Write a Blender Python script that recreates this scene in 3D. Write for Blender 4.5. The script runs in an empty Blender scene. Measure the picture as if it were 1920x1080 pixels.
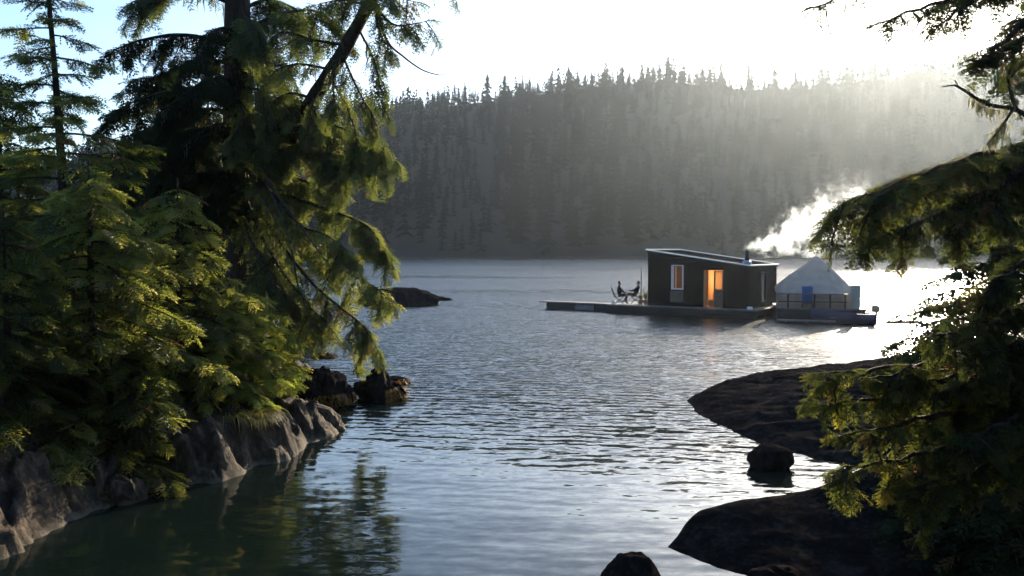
import bpy, bmesh, math, random
import numpy as np
from mathutils import Vector, Matrix, noise as mnoise

R = math.radians
scene = bpy.context.scene
COL = scene.collection

# ------------------------------------------------------------------ camera
F = 1663.0                      # focal length in pixels of the 1920 wide photograph
CAM_Z = 3.9
PITCH = math.atan(74.0 / F)
cam_d = bpy.data.cameras.new('camera')
cam_d.sensor_width = 36.0
cam_d.lens = 36.0 * F / 1920.0
cam_d.clip_start = 0.1
cam_d.clip_end = 6000.0
cam = bpy.data.objects.new('camera', cam_d)
COL.objects.link(cam)
cam.location = (0, 0, CAM_Z)
cam.rotation_euler = (math.pi / 2 - PITCH, 0, 0)
scene.camera = cam

# ------------------------------------------------------------------ sky, sun, exposure
SUN_AZ, SUN_EL = R(26.0), R(15.0)
world = bpy.data.worlds.new('World')
scene.world = world
world.use_nodes = True
wn = world.node_tree
wn.nodes.clear()
w_out = wn.nodes.new('ShaderNodeOutputWorld')
w_bg = wn.nodes.new('ShaderNodeBackground')
w_sky = wn.nodes.new('ShaderNodeTexSky')
w_sky.sky_type = 'NISHITA'
w_sky.sun_disc = False
w_sky.sun_elevation = SUN_EL
w_sky.sun_rotation = SUN_AZ
w_sky.air_density = 1.0
w_sky.dust_density = 1.2
w_sky.ozone_density = 3.5
w_bg.inputs['Strength'].default_value = 0.15
wn.links.new(w_sky.outputs[0], w_bg.inputs[0])
wn.links.new(w_bg.outputs[0], w_out.inputs[0])

sun_d = bpy.data.lights.new('sun', 'SUN')
sun_d.energy = 5.0
sun_d.angle = R(0.55)
sun_d.color = (1.0, 0.84, 0.62)
sun = bpy.data.objects.new('sun', sun_d)
COL.objects.link(sun)
SUN_DIR = Vector((math.sin(SUN_AZ) * math.cos(SUN_EL), math.cos(SUN_AZ) * math.cos(SUN_EL), math.sin(SUN_EL)))
sun.rotation_euler = (-SUN_DIR).to_track_quat('-Z', 'Y').to_euler()
sun.location = SUN_DIR * 100

scene.view_settings.view_transform = 'Standard'
scene.view_settings.look = 'None'
scene.view_settings.exposure = 1.1
scene.view_settings.gamma = 1.0
scene.view_settings.use_curve_mapping = False
cy = scene.cycles
cy.max_bounces = 8
cy.diffuse_bounces = 3
cy.glossy_bounces = 3
cy.transmission_bounces = 4
cy.transparent_max_bounces = 6
cy.volume_bounces = 4
cy.caustics_reflective = False
cy.caustics_refractive = False
cy.sample_clamp_indirect = 4.0
cy.use_denoising = True
cy.use_adaptive_sampling = True
cy.adaptive_threshold = 0.01
cy.denoising_input_passes = 'RGB_ALBEDO'
cy.denoising_prefilter = 'ACCURATE'

# ------------------------------------------------------------------ helpers
def at(px, py, Y):
    """world point seen at photograph pixel (px, py) at distance Y ahead"""
    cx, cyy = (px - 960) / F, (540 - py) / F
    d = Vector((cx, math.cos(PITCH) + cyy * math.sin(PITCH), -math.sin(PITCH) + cyy * math.cos(PITCH)))
    d *= Y / d.y
    return Vector((d.x, Y, CAM_Z + d.z))

def on_water(px, py):
    d = at(px, py, 1.0) - Vector((0, 0, CAM_Z))
    return d * (CAM_Z / -d.z) + Vector((0, 0, CAM_Z))

def props(o, label=None, cat=None, group=None, kind=None):
    if label: o['label'] = label
    if cat: o['category'] = cat
    if group: o['group'] = group
    if kind: o['kind'] = kind
    return o

def link(name, me, mat=None, parent=None):
    o = bpy.data.objects.new(name, me)
    COL.objects.link(o)
    if mat and me and not me.materials: me.materials.append(mat)
    if parent: o.parent = parent
    return o

def empty(name, loc=(0, 0, 0), rz=0.0):
    o = bpy.data.objects.new(name, None)
    o.empty_display_size = 0.2
    COL.objects.link(o)
    o.location = loc
    o.rotation_euler = (0, 0, rz)
    return o

def mesh_np(name, V, T, tint=None, smooth=False):
    """mesh out of numpy vertices (n,3) and faces (m,3 or m,4)"""
    V = np.asarray(V, np.float32); T = np.asarray(T, np.int32)
    k = T.shape[1]
    me = bpy.data.meshes.new(name)
    me.vertices.add(len(V)); me.vertices.foreach_set('co', V.ravel())
    me.loops.add(T.size); me.loops.foreach_set('vertex_index', T.ravel())
    me.polygons.add(len(T))
    me.polygons.foreach_set('loop_start', np.arange(0, T.size, k, dtype=np.int32))
    me.polygons.foreach_set('loop_total', np.full(len(T), k, np.int32))
    if smooth: me.polygons.foreach_set('use_smooth', np.ones(len(T), bool))
    me.update(calc_edges=True)
    if tint is not None:
        a = me.attributes.new('tint', 'FLOAT', 'POINT')
        a.data.foreach_set('value', np.asarray(tint, np.float32))
    return me

class Wood:
    """collects tapering tubes"""
    def __init__(s): s.V = []; s.Q = []; s.n = 0
    def tube(s, pts, r0, r1, sides=6, power=1.0, rng=None, wob=0.0):
        P = np.asarray([tuple(p) for p in pts], float); n = len(P)
        Tn = np.gradient(P, axis=0); Tn /= np.linalg.norm(Tn, axis=1)[:, None] + 1e-9
        ref = np.array([0.31, 0.17, 0.93]) if abs(Tn[0][2]) < 0.8 else np.array([0.9, 0.31, 0.1])
        A = np.cross(Tn, ref); A /= np.linalg.norm(A, axis=1)[:, None] + 1e-9
        B = np.cross(Tn, A)
        t = np.linspace(0, 1, n)
        rad = r0 + (r1 - r0) * t ** power
        ang = np.linspace(0, 2 * math.pi, sides, endpoint=False)
        rr = rad[:, None] * np.ones(sides)
        if rng is not None and wob: rr = rr * (1 + wob * rng.uniform(-1, 1, rr.shape))
        ring = P[:, None] + rr[..., None] * (np.cos(ang)[None, :, None] * A[:, None] + np.sin(ang)[None, :, None] * B[:, None])
        base = s.n
        s.V.append(ring.reshape(-1, 3)); s.n += n * sides
        i = np.arange(n - 1)[:, None] * sides; j = np.arange(sides)[None]; j2 = (j + 1) % sides
        q = np.stack([i + j, i + j2, i + sides + j2, i + sides + j], -1).reshape(-1, 4) + base
        s.Q.append(q)
    def build(s, name, mat, parent=None, kind=None):
        if not s.V: return None
        o = link(name, mesh_np(name, np.concatenate(s.V), np.concatenate(s.Q), smooth=True), mat, parent)
        if kind: o['kind'] = kind
        return o

def curve(ctrl, n=12):
    """smooth resampling (Catmull-Rom) of control points"""
    P = [np.array(tuple(p), float) for p in ctrl]
    P = [2 * P[0] - P[1]] + P + [2 * P[-1] - P[-2]]
    out = []
    segs = len(P) - 3
    per = max(2, int(round(n / segs)))
    for i in range(segs):
        a, b, c, d = P[i:i + 4]
        for t in np.linspace(0, 1, per, endpoint=False):
            out.append(0.5 * ((2 * b) + (c - a) * t + (2 * a - 5 * b + 4 * c - d) * t * t + (3 * b - a - 3 * c + d) * t ** 3))
    out.append(P[-2])
    return np.array(out)

class Box:
    """bmesh collector for boxes, cylinders and free shapes"""
    def __init__(s): s.bm = bmesh.new()
    def box(s, x0, x1, y0, y1, z0, z1):
        m = Matrix.Translation(((x0 + x1) / 2, (y0 + y1) / 2, (z0 + z1) / 2)) @ Matrix.Diagonal((abs(x1 - x0), abs(y1 - y0), abs(z1 - z0), 1))
        bmesh.ops.create_cube(s.bm, size=1.0, matrix=m); return s
    def cyl(s, p, q, r, r2=None, n=14):
        p, q = Vector(p), Vector(q); d = q - p
        m = Matrix.Translation((p + q) / 2) @ d.to_track_quat('Z', 'Y').to_matrix().to_4x4()
        bmesh.ops.create_cone(s.bm, cap_ends=True, segments=n, radius1=r, radius2=r if r2 is None else r2, depth=d.length, matrix=m); return s
    def lathe(s, prof, n=20, loc=(0, 0, 0)):
        rings = []
        for r, z in prof:
            rings.append([s.bm.verts.new((loc[0] + r * math.cos(2 * math.pi * k / n), loc[1] + r * math.sin(2 * math.pi * k / n), loc[2] + z)) for k in range(n)])
        for a, b in zip(rings, rings[1:]):
            for k in range(n): s.bm.faces.new((a[k], a[(k + 1) % n], b[(k + 1) % n], b[k]))
        s.bm.faces.new(rings[0][::-1]); s.bm.faces.new(rings[-1]); return s
    def torus(s, loc, Rr, r, axis='Y', n=24, m=8):
        vs = []
        for i in range(n):
            a = 2 * math.pi * i / n; row = []
            for j in range(m):
                b = 2 * math.pi * j / m
                q = ((Rr + r * math.cos(b)) * math.cos(a), r * math.sin(b), (Rr + r * math.cos(b)) * math.sin(a))
                if axis == 'Z': q = (q[0], q[2], q[1])
                row.append(s.bm.verts.new((loc[0] + q[0], loc[1] + q[1], loc[2] + q[2])))
            vs.append(row)
        for i in range(n):
            for j in range(m):
                s.bm.faces.new((vs[i][j], vs[(i + 1) % n][j], vs[(i + 1) % n][(j + 1) % m], vs[i][(j + 1) % m]))
        return s
    def prism(s, pts, y0, y1):
        """polygon in x,z extruded along y"""
        a = [s.bm.verts.new((x, y0, z)) for x, z in pts]; b = [s.bm.verts.new((x, y1, z)) for x, z in pts]
        n = len(pts)
        s.bm.faces.new(a); s.bm.faces.new(b[::-1])
        for k in range(n): s.bm.faces.new((a[k], b[k], b[(k + 1) % n], a[(k + 1) % n]))
        return s
    def build(s, name, mat, parent=None, bevel=0.0, smooth=False):
        if bevel:
            bmesh.ops.bevel(s.bm, geom=[e for e in s.bm.edges if len(e.link_faces) == 2 and e.calc_face_angle(0) > 0.6], offset=bevel, segments=2, affect='EDGES', clamp_overlap=True)
        bmesh.ops.recalc_face_normals(s.bm, faces=s.bm.faces)
        me = bpy.data.meshes.new(name); s.bm.to_mesh(me); s.bm.free()
        if smooth:
            for p in me.polygons: p.use_smooth = True
        return link(name, me, mat, parent)

# ------------------------------------------------------------------ materials
def new_mat(name):
    m = bpy.data.materials.new(name); m.use_nodes = True
    nt = m.node_tree; nt.nodes.clear()
    return m, nt, nt.nodes.new('ShaderNodeOutputMaterial')

def N(nt, kind, **kw):
    n = nt.nodes.new(kind)
    for k, v in kw.items():
        if k.startswith('i_'): n.inputs[k[2:].replace('_', ' ')].default_value = v
        else: setattr(n, k, v)
    return n

def ramp(nt, stops):
    r = nt.nodes.new('ShaderNodeValToRGB'); e = r.color_ramp.elements
    while len(e) < len(stops): e.new(0.5)
    for el, (p, c) in zip(e, stops): el.position = p; el.color = (*c, 1)
    return r

def plain(name, col, rough=0.6, metal=0.0, var=0.25, scale=6.0, bump=0.1, bscale=40.0, spec=0.4):
    """painted / plain surface with some uneven colour and fine relief"""
    m, nt, out = new_mat(name); L = nt.links
    p = nt.nodes.new('ShaderNodeBsdfPrincipled')
    tc = nt.nodes.new('ShaderNodeTexCoord')
    nz = N(nt, 'ShaderNodeTexNoise', i_Scale=scale, i_Detail=6.0, i_Roughness=0.6)
    L.new(tc.outputs['Object'], nz.inputs['Vector'])
    r = ramp(nt, [(0.3, tuple(c * (1 - var) for c in col)), (0.7, tuple(min(1, c * (1 + var)) for c in col))])
    L.new(nz.outputs['Fac'], r.inputs[0]); L.new(r.outputs[0], p.inputs['Base Color'])
    p.inputs['Roughness'].default_value = rough; p.inputs['Metallic'].default_value = metal
    p.inputs['Specular IOR Level'].default_value = spec
    n2 = N(nt, 'ShaderNodeTexNoise', i_Scale=bscale, i_Detail=4.0); L.new(tc.outputs['Object'], n2.inputs['Vector'])
    b = N(nt, 'ShaderNodeBump', i_Strength=bump, i_Distance=0.02); L.new(n2.outputs['Fac'], b.inputs['Height']); L.new(b.outputs[0], p.inputs['Normal'])
    L.new(p.outputs[0], out.inputs[0]); return m

def wood_mat(name, c0, c1, board=0.14, axis=0, rough=0.65, gap=0.5, spec=0.4):
    """boards laid side by side along one axis"""
    m, nt, out = new_mat(name); L = nt.links
    p = nt.nodes.new('ShaderNodeBsdfPrincipled'); tc = nt.nodes.new('ShaderNodeTexCoord')
    sep = nt.nodes.new('ShaderNodeSeparateXYZ'); L.new(tc.outputs['Object'], sep.inputs[0])
    mp = N(nt, 'ShaderNodeMapping'); L.new(tc.outputs['Object'], mp.inputs[0])
    mp.inputs['Scale'].default_value = [(30, 3, 3), (3, 30, 3), (30, 30, 2)][axis]
    nz = N(nt, 'ShaderNodeTexNoise', i_Scale=1.0, i_Detail=5.0); L.new(mp.outputs[0], nz.inputs['Vector'])
    d = N(nt, 'ShaderNodeMath', operation='DIVIDE'); L.new(sep.outputs[1 if axis == 1 else 0], d.inputs[0]); d.inputs[1].default_value = board
    fl = N(nt, 'ShaderNodeMath', operation='FLOOR'); L.new(d.outputs[0], fl.inputs[0])
    wh = N(nt, 'ShaderNodeTexWhiteNoise', noise_dimensions='1D'); L.new(fl.outputs[0], wh.inputs['W'])
    mx = N(nt, 'ShaderNodeMath', operation='MULTIPLY_ADD'); L.new(wh.outputs['Value'], mx.inputs[0]); mx.inputs[1].default_value = 0.45; L.new(nz.outputs['Fac'], mx.inputs[2])
    r = ramp(nt, [(0.3, c0), (1.0, c1)]); L.new(mx.outputs[0], r.inputs[0]); L.new(r.outputs[0], p.inputs['Base Color'])
    fr = N(nt, 'ShaderNodeMath', operation='FRACT'); L.new(d.outputs[0], fr.inputs[0])
    pp = N(nt, 'ShaderNodeMath', operation='PINGPONG'); L.new(fr.outputs[0], pp.inputs[0]); pp.inputs[1].default_value = 0.5
    ss = N(nt, 'ShaderNodeMapRange', interpolation_type='SMOOTHSTEP'); L.new(pp.outputs[0], ss.inputs[0]); ss.inputs[2].default_value = 0.06
    ad = N(nt, 'ShaderNodeMath', operation='MULTIPLY_ADD'); L.new(nz.outputs['Fac'], ad.inputs[0]); ad.inputs[1].default_value = 0.2; L.new(ss.outputs[0], ad.inputs[2])
    b = N(nt, 'ShaderNodeBump', i_Strength=gap, i_Distance=0.02); L.new(ad.outputs[0], b.inputs['Height']); L.new(b.outputs[0], p.inputs['Normal'])
    p.inputs['Roughness'].default_value = rough; p.inputs['Specular IOR Level'].default_value = spec
    L.new(p.outputs[0], out.inputs[0]); return m

def leaf_mat(name, dark, light, trans=0.45, gloss=0.06, extra=None, tv=1.75):
    m, nt, out = new_mat(name); L = nt.links
    at_ = N(nt, 'ShaderNodeAttribute', attribute_name='tint')
    dead = (0.10, 0.055, 0.022)
    stops = [(0.0, dead), (0.03, dead), (0.05, dark), (1.0, light)] if extra is None else [(0.0, dead), (0.03, dead), (0.05, dark), (0.75, light), (1.0, extra)]
    r = ramp(nt, stops); L.new(at_.outputs['Fac'], r.inputs[0])
    di = N(nt, 'ShaderNodeBsdfDiffuse'); L.new(r.outputs[0], di.inputs[0])
    hs = N(nt, 'ShaderNodeHueSaturation', i_Saturation=1.0, i_Value=tv); L.new(r.outputs[0], hs.inputs['Color'])
    tr = N(nt, 'ShaderNodeBsdfTranslucent'); L.new(hs.outputs[0], tr.inputs[0])
    mx = N(nt, 'ShaderNodeMixShader', i_Fac=trans); L.new(di.outputs[0], mx.inputs[1]); L.new(tr.outputs[0], mx.inputs[2])
    gl = N(nt, 'ShaderNodeBsdfGlossy', i_Roughness=0.45); gl.inputs[0].default_value = (0.8, 0.85, 0.8, 1)
    m2 = N(nt, 'ShaderNodeMixShader', i_Fac=gloss); L.new(mx.outputs[0], m2.inputs[1]); L.new(gl.outputs[0], m2.inputs[2])
    L.new(m2.outputs[0], out.inputs[0]); return m

def bark_mat(name, c0, c1, stretch=5.0):
    m, nt, out = new_mat(name); L = nt.links
    p = nt.nodes.new('ShaderNodeBsdfPrincipled'); tc = nt.nodes.new('ShaderNodeTexCoord')
    mp = N(nt, 'ShaderNodeMapping'); mp.inputs['Scale'].default_value = (18, 18, 18 / stretch); L.new(tc.outputs['Object'], mp.inputs[0])
    nz = N(nt, 'ShaderNodeTexNoise', i_Scale=1.0, i_Detail=7.0, i_Roughness=0.65); L.new(mp.outputs[0], nz.inputs['Vector'])
    r = ramp(nt, [(0.35, c0), (0.7, c1)]); L.new(nz.outputs['Fac'], r.inputs[0]); L.new(r.outputs[0], p.inputs['Base Color'])
    b = N(nt, 'ShaderNodeBump', i_Strength=0.9, i_Distance=0.05); L.new(nz.outputs['Fac'], b.inputs['Height']); L.new(b.outputs[0], p.inputs['Normal'])
    p.inputs['Roughness'].default_value = 0.85; p.inputs['Specular IOR Level'].default_value = 0.2
    L.new(p.outputs[0], out.inputs[0]); return m

def rock_mat(name, c0, c1, c2, rough=0.75, band=True, moss=0.0, scale=1.0, spec=0.14):
    """weathered shore rock: streaked stone, a wet dark foot and a pale barnacle line at the waterline"""
    m, nt, out = new_mat(name); L = nt.links
    p = nt.nodes.new('ShaderNodeBsdfPrincipled'); g = nt.nodes.new('ShaderNodeNewGeometry')
    mp = N(nt, 'ShaderNodeMapping'); mp.inputs['Scale'].default_value = (1.6 * scale, 1.6 * scale, 0.7 * scale); mp.inputs['Rotation'].default_value = (0.3, 0.25, 0.4)
    L.new(g.outputs['Position'], mp.inputs[0])
    n1 = N(nt, 'ShaderNodeTexNoise', i_Scale=1.7, i_Detail=9.0, i_Roughness=0.68, i_Distortion=0.6); L.new(mp.outputs[0], n1.inputs['Vector'])
    n2 = N(nt, 'ShaderNodeTexNoise', i_Scale=9.0, i_Detail=8.0, i_Roughness=0.7); L.new(mp.outputs[0], n2.inputs['Vector'])
    vo = N(nt, 'ShaderNodeTexVoronoi', feature='DISTANCE_TO_EDGE', i_Scale=2.2); 
    wd = N(nt, 'ShaderNodeVectorMath', operation='MULTIPLY_ADD'); L.new(n1.outputs['Color'], wd.inputs[0]); wd.inputs[1].default_value = (0.5, 0.5, 0.5); L.new(mp.outputs[0], wd.inputs[2])
    L.new(wd.outputs[0], vo.inputs['Vector'])
    r = ramp(nt, [(0.3, c0), (0.52, c1), (0.72, c2)])
    mix = N(nt, 'ShaderNodeMath', operation='MULTIPLY_ADD'); L.new(n2.outputs['Fac'], mix.inputs[0]); mix.inputs[1].default_value = 0.5
    hm = N(nt, 'ShaderNodeMath', operation='MULTIPLY'); L.new(n1.outputs['Fac'], hm.inputs[0]); hm.inputs[1].default_value = 0.55; L.new(hm.outputs[0], mix.inputs[2])
    L.new(mix.outputs[0], r.inputs[0])
    col = r.outputs[0]
    if moss:
        nn = nt.nodes.new('ShaderNodeSeparateXYZ'); L.new(g.outputs['Normal'], nn.inputs[0])
        pz = nt.nodes.new('ShaderNodeSeparateXYZ'); L.new(g.outputs['Position'], pz.inputs[0])
        a1 = N(nt, 'ShaderNodeMapRange', interpolation_type='SMOOTHSTEP'); L.new(pz.outputs[2], a1.inputs[0]); a1.inputs[1].default_value = 0.7; a1.inputs[2].default_value = 1.5
        a2 = N(nt, 'ShaderNodeMapRange', interpolation_type='SMOOTHSTEP'); L.new(n1.outputs['Fac'], a2.inputs[0]); a2.inputs[1].default_value = 0.35; a2.inputs[2].default_value = 0.6
        mm = N(nt, 'ShaderNodeMath', operation='MULTIPLY'); L.new(a1.outputs[0], mm.inputs[0]); L.new(a2.outputs[0], mm.inputs[1])
        m3 = N(nt, 'ShaderNodeMath', operation='MULTIPLY', i_Value_001=moss) if False else N(nt, 'ShaderNodeMath', operation='MULTIPLY')
        L.new(mm.outputs[0], m3.inputs[0]); m3.inputs[1].default_value = moss
        mc = N(nt, 'ShaderNodeMix', data_type='RGBA'); L.new(m3.outputs[0], mc.inputs[0]); L.new(col, mc.inputs[6]); mc.inputs[7].default_value = (0.035, 0.04, 0.012, 1)
        col = mc.outputs[2]
    if band:
        pz2 = nt.nodes.new('ShaderNodeSeparateXYZ'); L.new(g.outputs['Position'], pz2.inputs[0])
        zz = N(nt, 'ShaderNodeMath', operation='MULTIPLY_ADD'); L.new(n2.outputs['Fac'], zz.inputs[0]); zz.inputs[1].default_value = -0.22; L.new(pz2.outputs[2], zz.inputs[2])
        bd = ramp(nt, [(0.0, (0.25, 0.25, 0.25)), (0.10, (1, 1, 1)), (0.30, (0, 0, 0))])
        mr = N(nt, 'ShaderNodeMapRange'); L.new(zz.outputs[0], mr.inputs[0]); mr.inputs[1].default_value = -0.15; mr.inputs[2].default_value = 0.35
        L.new(mr.outputs[0], bd.inputs[0])
        mc2 = N(nt, 'ShaderNodeMix', data_type='RGBA'); L.new(bd.outputs[0], mc2.inputs[0]); L.new(col, mc2.inputs[6]); mc2.inputs[7].default_value = (0.14, 0.118, 0.085, 1)
        col = mc2.outputs[2]
    L.new(col, p.inputs['Base Color'])
    ve = N(nt, 'ShaderNodeMapRange', interpolation_type='SMOOTHSTEP'); L.new(vo.outputs['Distance'], ve.inputs[0]); ve.inputs[2].default_value = 0.05
    h1 = N(nt, 'ShaderNodeMath', operation='MULTIPLY_ADD'); L.new(ve.outputs[0], h1.inputs[0]); h1.inputs[1].default_value = 0.12; L.new(mix.outputs[0], h1.inputs[2])
    b = N(nt, 'ShaderNodeBump', i_Strength=0.9, i_Distance=0.12); L.new(h1.outputs[0], b.inputs['Height']); L.new(b.outputs[0], p.inputs['Normal'])
    p.inputs['Roughness'].default_value = rough; p.inputs['Specular IOR Level'].default_value = spec
    L.new(p.outputs[0], out.inputs[0]); return m

def water_mat():
    m, nt, out = new_mat('water'); L = nt.links
    p = nt.nodes.new('ShaderNodeBsdfPrincipled'); g = nt.nodes.new('ShaderNodeNewGeometry')
    p.inputs['Base Color'].default_value = (0.006, 0.011, 0.009, 1)
    p.inputs['Roughness'].default_value = 0.07
    p.inputs['IOR'].default_value = 1.333
    sep = nt.nodes.new('ShaderNodeSeparateXYZ'); L.new(g.outputs['Position'], sep.inputs[0])
    def slope(scale, rot, detail, amp, dist=0.0):
        mp = N(nt, 'ShaderNodeMapping'); mp.inputs['Scale'].default_value = (*scale, 1); mp.inputs['Rotation'].default_value = (0, 0, rot)
        L.new(g.outputs['Position'], mp.inputs[0])
        nz = N(nt, 'ShaderNodeTexNoise', i_Scale=1.0, i_Detail=detail, i_Roughness=0.55, i_Distortion=dist); L.new(mp.outputs[0], nz.inputs['Vector'])
        sb = N(nt, 'ShaderNodeVectorMath', operation='SUBTRACT'); L.new(nz.outputs['Color'], sb.inputs[0]); sb.inputs[1].default_value = (0.5, 0.5, 0.5)
        ml = N(nt, 'ShaderNodeVectorMath', operation='MULTIPLY'); L.new(sb.outputs[0], ml.inputs[0]); ml.inputs[1].default_value = (amp * 0.55, amp, 0)
        return ml.outputs[0]
    def add(a, b):
        v = N(nt, 'ShaderNodeVectorMath', operation='ADD'); L.new(a, v.inputs[0]); L.new(b, v.inputs[1]); return v.outputs[0]
    def mul(a, f):
        v = N(nt, 'ShaderNodeVectorMath', operation='SCALE'); L.new(a, v.inputs[0]); L.new(f, v.inputs['Scale']); return v.outputs[0]
    long_ = slope((0.35, 1.3), 0.12, 2.0, WATER_LONG)
    mid = slope((1.1, 3.8), 0.16, 3.0, WATER_MID, 0.3)
    fine = slope((4.2, 10.0), -0.1, 2.0, WATER_FINE)
    # a train of small waves running in from the open inlet
    wm = N(nt, 'ShaderNodeMapping'); wm.inputs['Rotation'].default_value = (0, 0, 0.14); L.new(g.outputs['Position'], wm.inputs[0])
    wt = N(nt, 'ShaderNodeTexWave', wave_type='BANDS', bands_direction='Y', wave_profile='SIN', i_Scale=0.75, i_Distortion=9.0, i_Detail=3.0, i_Detail_Scale=0.45, i_Detail_Roughness=0.6); L.new(wm.outputs[0], wt.inputs['Vector'])
    wsub = N(nt, 'ShaderNodeMath', operation='SUBTRACT'); L.new(wt.outputs['Fac'], wsub.inputs[0]); wsub.inputs[1].default_value = 0.5
    wc = nt.nodes.new('ShaderNodeCombineXYZ'); wmul = N(nt, 'ShaderNodeMath', operation='MULTIPLY'); L.new(wsub.outputs[0], wmul.inputs[0]); wmul.inputs[1].default_value = WATER_TRAIN * 2
    L.new(wmul.outputs[0], wc.inputs[1])
    # the cove is sheltered: ripples die down towards the near shore, and gusts roughen patches further out
    y0 = N(nt, 'ShaderNodeMapRange', interpolation_type='SMOOTHSTEP'); 
    xy = N(nt, 'ShaderNodeMath', operation='MULTIPLY_ADD'); L.new(sep.outputs[0], xy.inputs[0]); xy.inputs[1].default_value = 0.55; L.new(sep.outputs[1], xy.inputs[2])
    L.new(xy.outputs[0], y0.inputs[0]); y0.inputs[1].default_value = 13.0; y0.inputs[2].default_value = 32.0; y0.inputs[3].default_value = 0.09; y0.inputs[4].default_value = 1.0
    pm = N(nt, 'ShaderNodeMapping'); pm.inputs['Scale'].default_value = (0.02, 0.07, 1); L.new(g.outputs['Position'], pm.inputs[0])
    pn = N(nt, 'ShaderNodeTexNoise', i_Scale=1.0, i_Detail=3.0); L.new(pm.outputs[0], pn.inputs['Vector'])
    pr = N(nt, 'ShaderNodeMapRange', interpolation_type='SMOOTHSTEP'); L.new(pn.outputs['Fac'], pr.inputs[0]); pr.inputs[1].default_value = 0.32; pr.inputs[2].default_value = 0.55; pr.inputs[3].default_value = 0.55; pr.inputs[4].default_value = 1.0
    am = N(nt, 'ShaderNodeMath', operation='MULTIPLY'); L.new(y0.outputs[0], am.inputs[0]); L.new(pr.outputs[0], am.inputs[1])
    tot = add(long_, mul(add(add(mid, fine), wc.outputs[0]), am.outputs[0]))
    nn = add(tot, N_const(nt, (0, 0, 1)))
    # ripples too small to draw one by one count as roughness, strongest on the open water
    rg_ = N(nt, 'ShaderNodeMapRange'); L.new(am.outputs[0], rg_.inputs[0]); rg_.inputs[1].default_value = .15; rg_.inputs[3].default_value = .06; rg_.inputs[4].default_value = .25
    L.new(rg_.outputs[0], p.inputs['Roughness'])
    no = N(nt, 'ShaderNodeVectorMath', operation='NORMALIZE'); L.new(nn, no.inputs[0]); L.new(no.outputs[0], p.inputs['Normal'])
    L.new(p.outputs[0], out.inputs[0]); return m

def N_const(nt, v):
    c = nt.nodes.new('ShaderNodeCombineXYZ')
    for i in range(3): c.inputs[i].default_value = v[i]
    return c.outputs[0]

WATER_LONG, WATER_MID, WATER_FINE, WATER_TRAIN = 0.08, 1.2, 1.2, 0.16
M = dict(
    water=water_mat(),
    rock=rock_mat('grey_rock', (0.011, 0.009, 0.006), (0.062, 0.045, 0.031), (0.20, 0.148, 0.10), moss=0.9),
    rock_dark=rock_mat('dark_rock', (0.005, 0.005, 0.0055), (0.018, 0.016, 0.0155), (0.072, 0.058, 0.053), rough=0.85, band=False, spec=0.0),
    hill=plain('forest_floor', (0.008, 0.010, 0.006), 0.9, var=0.4, scale=0.05),
    bark=bark_mat('bark', (0.018, 0.013, 0.010), (0.085, 0.06, 0.045)),
    bark_grey=bark_mat('grey_bark', (0.03, 0.026, 0.022), (0.13, 0.11, 0.09)),
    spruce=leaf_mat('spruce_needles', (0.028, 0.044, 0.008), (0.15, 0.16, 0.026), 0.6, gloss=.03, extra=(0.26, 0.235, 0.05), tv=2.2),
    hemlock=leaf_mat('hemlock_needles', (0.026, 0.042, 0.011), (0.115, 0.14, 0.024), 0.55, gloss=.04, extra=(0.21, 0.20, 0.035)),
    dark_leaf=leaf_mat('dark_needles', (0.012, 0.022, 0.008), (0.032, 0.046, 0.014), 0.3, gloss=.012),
    shrub=leaf_mat('shrub_leaves', (0.05, 0.075, 0.012), (0.17, 0.20, 0.022), 0.58, gloss=.03, extra=(0.26, 0.23, 0.035), tv=2.2),
    far_leaf=leaf_mat('far_needles', (0.006, 0.009, 0.006), (0.010, 0.014, 0.009), 0.0, gloss=.0),
    spruce_shaded=leaf_mat('shaded_spruce_needles', (0.014, 0.022, 0.008), (0.075, 0.085, 0.015), 0.55, gloss=.015, extra=(0.19, 0.165, 0.022), tv=2.2),  # darker copy of the spruce colour, with the shade on these trees painted in
    moss=leaf_mat('hanging_lichen', (0.10, 0.095, 0.05), (0.22, 0.21, 0.11), 0.5),
    brown_moss=leaf_mat('brown_moss', (0.05, 0.03, 0.01), (0.16, 0.10, 0.03), 0.35),
    weed=leaf_mat('rockweed', (0.10, 0.045, 0.008), (0.34, 0.17, 0.025), 0.4, gloss=0.02),
    grass=leaf_mat('dry_grass', (0.14, 0.115, 0.025), (0.36, 0.29, 0.07), 0.5),
)

# ------------------------------------------------------------------ water
wv = np.array([(-1600, -120, 0), (1600, -120, 0), (1600, 900, 0), (-1600, 900, 0)])
water = link('water', mesh_np('water', wv, [(0, 1, 2, 3)]), M['water'])
props(water, 'rippled blue grey inlet water with bright sun glitter', kind='structure')

# ------------------------------------------------------------------ shores (height fields)
def poly_sd(P, X, Y):
    """signed distance to a closed polygon, positive inside"""
    P = np.array([(p[0], p[1]) for p in P]); Q = np.roll(P, -1, 0)
    best = np.full(X.shape, 1e9); inside = np.zeros(X.shape, bool)
    for (ax, ay), (bx, by) in zip(P, Q):
        dx, dy = bx - ax, by - ay
        t = np.clip(((X - ax) * dx + (Y - ay) * dy) / (dx * dx + dy * dy + 1e-12), 0, 1)
        best = np.minimum(best, np.hypot(X - ax - t * dx, Y - ay - t * dy))
        c = ((ay > Y) != (by > Y)) & (X < (bx - ax) * (Y - ay) / (by - ay + 1e-12) + ax)
        inside ^= c
    return np.where(inside, best, -best)

def lines(a, b, fine0, fine1, step, grow=1.12):
    xs = list(np.arange(fine0, fine1, step)); s = step; x = xs[0]
    while x > a: s *= grow; x -= s; xs.insert(0, x)
    s = step; x = xs[-1]
    while x < b: s *= grow; x += s; xs.append(x)
    return np.array(xs)

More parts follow.
